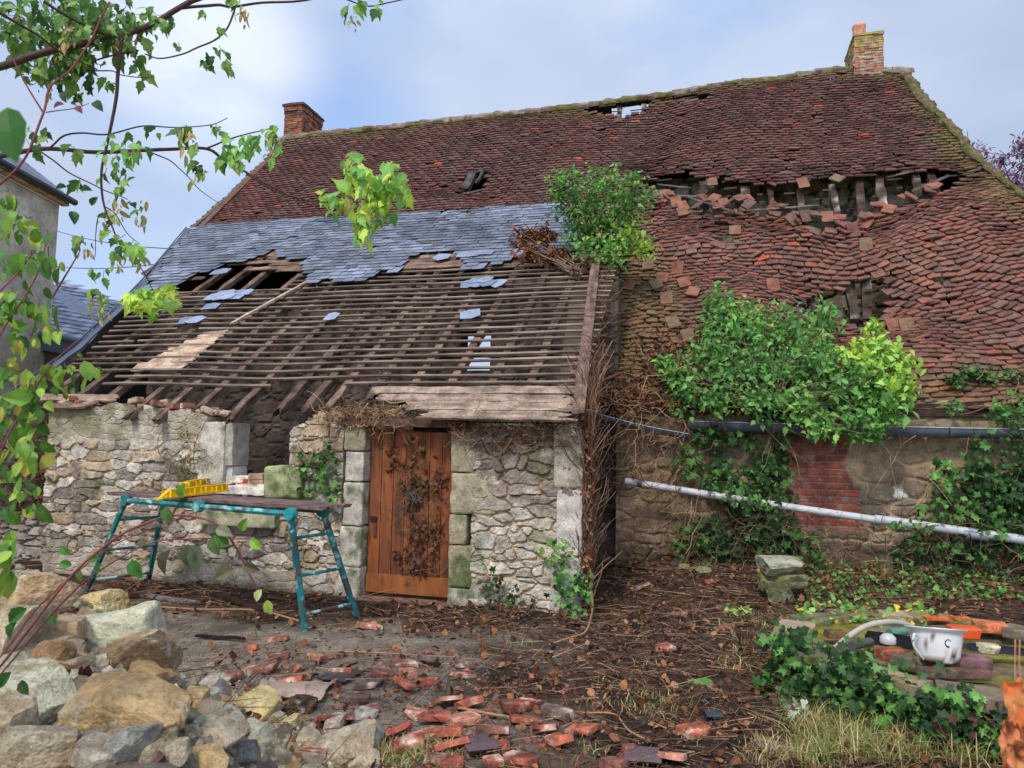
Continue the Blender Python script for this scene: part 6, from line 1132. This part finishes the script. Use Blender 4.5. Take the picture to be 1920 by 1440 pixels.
fv = np.array([g0, g1, g1-[0, 0, .42], g0-[0, 0, .42]]); fv = np.concatenate([fv, fv+[0, .1, 0]]); mb.add(fv, [[0, 3, 2, 1], [3, 7, 6, 2], [0, 1, 5, 4], [1, 2, 6, 5]], S(96, 104, 124)); tube(mb, [g0+[0, -.08, 0], g1+[0, -.08, 0]], .07, 8, S(112, 120, 138)); mb.build('gutter', Mzinc, an)
for (a, b, lb) in (((103, 432), (335, 467), 'upper thin cable between the pale house and the farmhouse roof'), ((98, 498), (318, 492), 'lower thin cable between the pale house and the slates')):
    A_, B_ = toW(hitv(*a, 12))[...], toW(hitv(*b, 6.2)); A_, B_ = A_.ravel(), B_.ravel(); t = np.linspace(0, 1, 14)[:, None]; P = A_+(B_-A_)*t-np.array([0, 0, .12])*(4*t*(1-t)); mb = MB(); tube(mb, P-A_, .012, 5, S(60, 66, 84)); o = mb.build('overhead_cable', Mpvc); o.location = A_; tag(o, lb, 'cable')
# purple leaved tree beyond the right end
tb = atd(1900, 330, 24); base = np.array([tb[0]+1.6, tb[1], 0.]); root = empty('plum_tree', base); tag(root, 'purple leaved tree beyond the right end of the roof', 'tree'); mb = MB(); lv = MB()
tube(mb, np.array([[0, 0, 0], [.1, 0, 3], [0, 0, 6], [-.2, 0, 8.5]]), [.22, .18, .12, .04], 8, S(84, 66, 62))
for (x, y, r_) in ((1828, 290, 26), (1850, 315, 24), (1872, 335, 28), (1890, 350, 34), (1910, 345, 26), (1915, 270, 20), (1935, 290, 40), (1880, 300, 12), (1950, 340, 60), (1905, 385, 34), (1975, 380, 60)):
    c = atd(x, y, 24)-base; rr_ = r_*24/F; n = int(60+rr_**2*700); q = rng.normal(size=(n, 3)); q = q/np.linalg.norm(q, axis=1)[:, None]*(rng.random((n, 1))**.5)*rr_; leaves(lv, c+q, 'lance', .13, [S(126, 84, 112), S(100, 64, 92), S(150, 110, 136)], .6); tube(mb, spline([np.array([0, 0, 5.]), c*.5+np.array([0, 0, 2.2]), c], 5), np.linspace(.06, .015, 11), 5, S(84, 66, 62))
    for j in range(5): e = c+rng.normal(size=3)*rr_*.9; tube(mb, spline([c, (c+e)/2+rng.normal(size=3)*.1, e], 4), .012, 3, S(100, 72, 84))
mb.build('trunk', Mtwig, root); lv.build('crown', Mleaf, root)
# ------------------------------------------------------------ foreground maple hanging in from the upper left
mp_root = empty('maple_tree', (-4.6, 2.6, 0)); R0_ = np.array([-4.6, 2.6, 0]); tag(mp_root, 'overhanging ash leaved maple whose branches and seed bunches reach in from the upper left', 'tree')
mb = MB(); tube(mb, np.array([[0, 0, 0], [.05, .1, 1.6], [-.05, .2, 3.2], [.1, .3, 5.2]]), [.17, .14, .12, .06], 12, S(92, 80, 68)); mb.build('trunk', Mtwig, mp_root)
def br(lst, D0, D1, r0, r1, name='branch', root=mp_root, R0_=R0_, col=S(84, 66, 60), n=5, join=None, k=6):
    m_ = len(lst); P = [atd(x, y, D0+(D1-D0)*i/(m_-1)) for i, (x, y) in enumerate(lst)]
    P = spline(P, k)
    if join is not None:
        J = [np.asarray(x, float) for x in (join if isinstance(join, list) else [join])]+[P[0]]; P = np.concatenate([J[i]+(J[i+1]-J[i])*np.linspace(0, 1, 8)[:-1, None] for i in range(len(J)-1)]+[P])
    P = P+np.stack([fbm(P, 6, 2, s) for s in (1, 2, 3)], 1)*.012; mb = MB(); tube(mb, P-R0_, np.linspace(r0, r1, len(P)), n, col); mb.build(name, Mtwig, root, True); return P
BRS = [br([(-20, 130), (60, 108), (130, 88), (200, 68), (230, 62), (290, 40), (340, 12), (400, -14)], 3.0, 3.4, .017, .012, join=(-4.6, 2.85, 4.2)),
 br([(330, 15), (400, 8), (440, 14), (520, 3), (610, -4)], 3.4, 3.7, .008, .005), br([(640, -5), (690, 10), (740, 2), (790, -8)], 3.8, 3.9, .004, .003),
 br([(228, 62), (222, 130), (212, 200), (200, 260), (192, 320), (196, 385), (212, 430), (232, 478)], 3.1, 3.2, .009, .003),
 br([(-15, 298), (20, 290), (80, 278), (180, 284), (300, 281), (385, 278), (420, 300), (465, 325), (510, 350), (555, 372), (592, 388)], 3.2, 3.9, .014, .003, join=(-4.6, 2.85, 3.4)),
 br([(385, 280), (430, 262), (480, 248), (515, 240)], 3.5, 3.6, .005, .002), br([(95, 276), (120, 256), (160, 250), (210, 250), (270, 236), (330, 240), (392, 236), (425, 222)], 3.25, 3.4, .005, .002),
 br([(272, 97), (300, 107), (340, 103), (372, 90), (405, 72), (428, 42), (442, 4)], 3.3, 3.4, .003, .005), br([(78, 285), (130, 320), (190, 350), (240, 375)], 3.25, 3.2, .004, .002),
 br([(283, 283), (320, 300), (345, 325), (372, 354), (410, 380)], 3.4, 3.5, .0035, .0015), br([(460, 325), (500, 350), (540, 365), (590, 378), (640, 376), (690, 360), (722, 346)], 3.6, 3.75, .005, .002), br([(200, 400), (184, 405), (178, 440), (174, 485)], 3.2, 3.2, .003, .0015), br([(520, 320), (580, 325), (640, 328), (660, 300)], 3.7, 3.8, .003, .0015),
 br([(250, 95), (180, 110), (150, 130), (205, 130), (230, 140), (290, 145)], 3.2, 3.2, .004, .002), br([(195, 385), (215, 400), (240, 440), (262, 460)], 3.2, 3.2, .003, .0015), br([(0, 20), (60, 60), (120, 100), (180, 130)], 2.8, 3.1, .006, .003), br([(80, 0), (150, 40), (200, 68)], 2.9, 3.1, .006, .004)]
rm = np.random.default_rng(5)
def cluster(lst, D, cols, lk, sz, dn, root=mp_root, R0_=R0_, m=None, samara=.35, name='foliage'):
    mb = MB(); sbm = MB()
    for (x, y, r_, cl) in lst:
        c = atd(x, y, D+rm.normal()*.12); rr_ = r_*D/F; n = max(3, int(dn*(r_/20)**1.8)); q = c+rm.normal(size=(n, 3))*rr_*.55
        leaves(mb, q-R0_, lk, sz, cl, 1.2, (0, -.9, .5), r=rm, spread=.55, js=.35)
        for j in range(max(1, n//5)): tube(sbm, spline([c-R0_+[0, 0, rr_*.4], (c+q[j])/2-R0_, q[j]-R0_], 3), .0015, 3, S(110, 92, 70))
        if samara and rm.random() < samara:
            k = 14; o_ = c+rm.normal(size=3)*rr_*.4; q = o_-np.array([0, 0, 1])*rm.random((k, 1))*.09+rm.normal(size=(k, 3))*.015; leaves(mb, q-R0_, 'lance', .035, [S(150, 160, 90), S(170, 150, 100)], 1.5, (0, -1, .2), r=rm, spread=.5)
    mb.v += sbm.v; mb.f += [x+mb.n for x in sbm.f]; mb.c += sbm.c; mb.n += sbm.n; mb.build(name, m or Mleaf, root)
mA, mBc = [S(84, 124, 58), S(112, 150, 68), S(64, 98, 50), S(130, 160, 78)], [G2, G3, G2]
CL = [(40, 30, 50, mA), (90, 50, 50, mA), (60, 95, 46, mA), (130, 80, 48, mA), (190, 40, 44, mA), (230, 30, 36, mA), (160, 20, 40, mA), (120, 20, 40, mA), (20, 60, 36, mA), (110, 130, 34, mA), (160, 110, 34, mA), (210, 80, 34, mA), (250, 50, 30, mA), (80, 140, 26, mA), (140, 165, 20, mA), (285, 30, 26, mA), (245, 100, 26, mA), (270, 130, 16, mA), (200, 150, 14, mA), (310, 38, 14, mA), (395, 112, 16, mA), (425, 115, 14, mA), (410, 90, 12, mA), (335, 82, 9, mA), (345, 240, 14, mA), (360, 258, 12, mA), (405, 235, 8, mA), (412, 245, 8, mA), (285, 238, 11, mA), (235, 258, 9, mA), (222, 280, 24, mBc), (245, 292, 16, mBc), (225, 330, 18, mA), (200, 320, 14, mA), (228, 352, 14, mA), (250, 385, 12, mA), (265, 392, 10, mA), (205, 398, 10, mA), (140, 280, 12, mA), (50, 245, 14, mA), (85, 250, 12, mA), (50, 265, 10, mA), (150, 335, 8, mA), (290, 38, 12, mA),
 (430, 285, 22, mBc), (465, 278, 22, mBc), (450, 300, 14, mBc), (490, 262, 18, mBc), (515, 250, 16, mBc), (528, 280, 12, mBc), (505, 295, 10, mBc), (370, 308, 8, mA), (380, 322, 7, mA), (415, 300, 9, mA),
 (235, 445, 14, mA), (250, 455, 12, mBc), (262, 468, 14, mBc), (205, 428, 9, mA), (155, 450, 12, mA), (225, 470, 12, mBc), (195, 410, 8, mA), (260, 268, 9, mA), (170, 505, 12, mA), (195, 510, 10, mA), (180, 545, 11, mA), (195, 560, 8, mA), (410, 50, 10, mA), (450, 8, 14, mA), (380, 20, 10, mA), (655, 10, 10, mA), (710, 8, 12, mA), (670, 2, 10, mA)]
cluster(CL, 3.25, mA, 'tooth', .048, 12)
LM = [G3, G4, S(190, 206, 80), G2]
cluster([(640, 370, 18, LM), (672, 330, 22, LM), (655, 305, 12, LM), (700, 345, 24, LM), (730, 340, 20, LM), (738, 310, 12, LM), (750, 360, 12, LM), (690, 385, 24, LM), (720, 385, 14, LM), (675, 415, 18, LM), (680, 438, 10, LM), (615, 368, 10, LM), (665, 290, 8, LM), (712, 410, 10, LM)], 3.7, LM, 'tooth', .055, 30, samara=.25)
cluster([(265, 560, 20, LM), (285, 560, 18, LM), (310, 550, 14, LM), (325, 565, 12, LM), (250, 565, 12, LM)], 3.3, LM, 'maple', .042, 22, samara=0.)
br([(235, 478), (262, 505), (285, 540), (290, 552)], 3.2, 3.3, .003, .0015)
# ------------------------------------------------------------ dogwood shrub at the left edge, close to the camera
dg0 = atd(-330, 1500, 1.75); dg0[2] = gh(dg0[0], dg0[1])[0]; dg = empty('dogwood_shrub', dg0); tag(dg, 'dogwood shrub with reddish stems and big oval leaves along the left edge', 'shrub')
RD = S(122, 70, 66)
def b2(l, D0, D1, r0=.0032, r1=.0016, join=True): return br(l, D0, D1, r0, r1, 'stem', dg, dg0, RD, 5, [dg0+[0, 0, .02], atd(-170, l[0][1]*.8+290, D0)] if join else None)
b2([(-10, 1255), (60, 1170), (130, 1085), (200, 1020), (260, 985), (330, 970), (400, 985), (440, 1025), (470, 1075), (490, 1112)], 1.9, 2.0, .0042, .0028); b2([(-10, 1240), (50, 1160), (120, 1090), (200, 1030), (270, 995), (380, 955)], 1.95, 2.1); b2([(-10, 1270), (80, 1170), (160, 1090), (240, 1040), (300, 1015), (400, 1012), (470, 1010)], 1.9, 2.05)
b2([(-10, 880), (30, 780), (80, 700), (140, 640)], 2.0, 2.1); b2([(-10, 640), (40, 560), (80, 480), (95, 430)], 2.0, 2.1); b2([(-10, 345), (50, 285), (80, 215), (95, 165), (130, 125), (170, 75), (205, 5)], 2.1, 2.3, .004, .003); b2([(-10, 560), (40, 500), (70, 470)], 2., 2.1); b2([(80, 215), (50, 160), (15, 90)], 2.2, 2.2, .003, .002, False); b2([(85, 215), (130, 205), (165, 190)], 2.2, 2.3, .002, .001, False); b2([(95, 560), (130, 500), (150, 470)], 2.1, 2.1, .003, .0015, False); b2([(-10, 1000), (20, 940), (40, 860), (60, 760)], 2.0, 2.1)
dA = [S(92, 134, 52), S(118, 156, 62), S(76, 112, 48), S(146, 172, 70)]; dB = dA+[S(168, 166, 72)]
for nm, lst, sz, dn in (('foliage', [(15, 560, 30, dB), (50, 560, 30, dA), (70, 600, 30, dA), (30, 610, 26, dB), (100, 625, 18, dB), (20, 500, 30, dA), (60, 480, 30, dA), (90, 470, 20, dA), (25, 430, 30, dA), (60, 415, 22, dA), (95, 570, 14, dA), (120, 690, 22, dA), (150, 680, 18, dA), (165, 700, 16, dB), (60, 720, 28, dB), (90, 700, 22, dB), (20, 700, 26, dB), (130, 735, 16, dB), (40, 650, 22, dB), (20, 760, 26, dB), (50, 800, 30, dB), (70, 850, 24, dB), (20, 850, 30, dB), (10, 920, 28, dB), (50, 900, 22, dB), (30, 950, 16, dB), (65, 950, 12, dA), (10, 365, 20, dA), (15, 1000, 16, dB), (20, 1040, 10, dA), (70, 770, 24, dB)], .042, 6), ('foliage', [(20, 1010, 10, dA), (15, 1070, 12, dA)], .07, 8)):
    cluster(lst, 2.05, dA, 'oval', sz, dn, dg, dg0, samara=0)
def bigleaf(px, py, D, sz, col, ang, fold=.5, kind='oval', root=dg, R0_=dg0, name='leaf', tiltn=(0, -1, .4), m=None):
    v, f = LT[kind]; v = v.copy(); v[:, 2] *= fold*3; d = CM @ np.array([sin(ang), -cos(ang), .15]); R = orient(np.array([d]), np.array([CM @ np.array([rng.normal()*.3, .4, 1])]))[0]
    p = atd(px, py, D); MB().add((v*sz) @ R.T+p-R0_, f, col).build(name, m or Mleaf, root)
for (x, y, s, c, a) in ((352, 1020, .062, S(84, 96, 56), .1), (318, 1030, .07, S(76, 70, 48), -.2), (372, 1022, .072, S(98, 108, 84), .0), (430, 1022, .05, S(72, 118, 48), -2.2), (400, 1005, .055, S(88, 112, 64), .3), (405, 990, .05, S(140, 140, 112), 1.2), (450, 995, .04, S(112, 150, 60), 2.6), (470, 1012, .04, S(140, 180, 60), .9), (440, 1065, .06, S(112, 104, 80), -1.1), (455, 1060, .05, S(92, 84, 60), 1.3), (490, 1105, .035, S(190, 200, 140), -.4), (500, 1125, .04, S(150, 170, 80), .3), (340, 935, .045, S(110, 150, 56), 2.9), (245, 1050, .058, S(64, 112, 44), .6), (190, 1055, .035, S(74, 120, 48), -.3), (165, 1050, .035, S(84, 128, 56), 1.8), (135, 1060, .035, S(84, 128, 56), -1.8), (130, 1040, .035, S(92, 132, 60), -2.4), (150, 1070, .03, S(84, 120, 56), .2), (50, 1140, .06, S(60, 104, 42), -.9), (30, 1165, .05, S(60, 98, 42), -.3), (95, 1150, .035, S(72, 110, 48), .5), (20, 1260, .05, S(60, 96, 44), -.6), (40, 1275, .045, S(64, 90, 48), .5), (310, 950, .05, S(80, 112, 50), .4), (170, 385, .03, S(60, 90, 50), 2.4), (135, 395, .04, S(56, 90, 52), .3), (150, 355, .035, S(56, 90, 52), 1.5), (125, 350, .03, S(56, 90, 52), -1.4), (175, 190, .04, S(64, 96, 60), .8), (120, 195, .03, S(130, 80, 84), -1.2), (140, 200, .03, S(130, 80, 84), .9), (120, 170, .035, S(70, 84, 60), .2)):
    bigleaf(x, y, 1.95, s, c, a)
bigleaf(12, 200, .75, .062, S(52, 104, 34), .25, .2)
cl_ = [(62, 1290), (80, 1300), (98, 1305), (135, 1290), (70, 1270), (165, 1265)]
for (x, y) in cl_:
    for j in range(4): bigleaf(x+rng.normal()*8, y-18, 2.55, .05, S(78, 46, 38), rng.normal()*.4, 1., 'lance', m=Mdry)
br([(45, 1262), (100, 1258), (165, 1238)], 2.5, 2.6, .003, .002, 'stem', dg, dg0, RD)
# ------------------------------------------------------------ crumpled orange leaves hanging close at the lower right
dl0 = atd(1900, 1262, 1.15); dl = empty('dried_leaf_cluster', dl0); tag(dl, 'crumpled orange dry maple leaves close to the camera at the lower right', 'dead leaves')
def crump(px, py, D, W, Hh, col, seed, rot):
    n = 26; g = np.linspace(-1, 1, n+1); A_, B_ = np.meshgrid(g, g, indexing='ij'); a, b = A_.ravel(), B_.ravel(); an_ = np.arctan2(b, a); rad = np.maximum(np.abs(a), np.abs(b)); ed = .72+.28*np.abs(np.cos(an_*2.5+seed))+.10*np.cos(an_*11+seed)
    x = np.cos(an_)*rad*ed*W; y = np.sin(an_)*rad*ed*Hh; p = np.stack([x, y, x*0], 1); z = fbm(p+seed, 28, 3, seed)*.022+np.abs(x)*.8; p[:, 2] = z; p = p @ Rz(rot).T
    i = np.arange(len(a)).reshape(n+1, n+1); f = np.stack([i[:-1, :-1], i[1:, :-1], i[1:, 1:], i[:-1, 1:]], -1).reshape(-1, 4); c = cmix(col, S(224, 150, 96), sm(-.1, .4, fbm(p+seed, 40, 4, 3))); c = cmix(c, S(130, 74, 46), sm(.15, .5, fbm(p+seed, 60, 3, 5)))
    MB().add(p @ CM.T+atd(px, py, D)-dl0, f, c).build('leaf', Mdry, dl)
crump(1896, 1312, 1.15, .030, .040, S(206, 116, 66), 1, .3); crump(1905, 1360, 1.16, .034, .045, S(210, 128, 78), 2, -.2); crump(1890, 1400, 1.14, .026, .036, S(196, 124, 84), 3, .1); crump(1912, 1420, 1.12, .034, .035, S(190, 116, 76), 4, .6)
for (x0, x1) in ((1893, 1905), (1901, 1918)): br([(x0+2, 1195), (x0+6, 1240), (x1, 1290)], 1.15, 1.15, .0012, .001, 'stalk', dl, dl0, S(190, 140, 100))
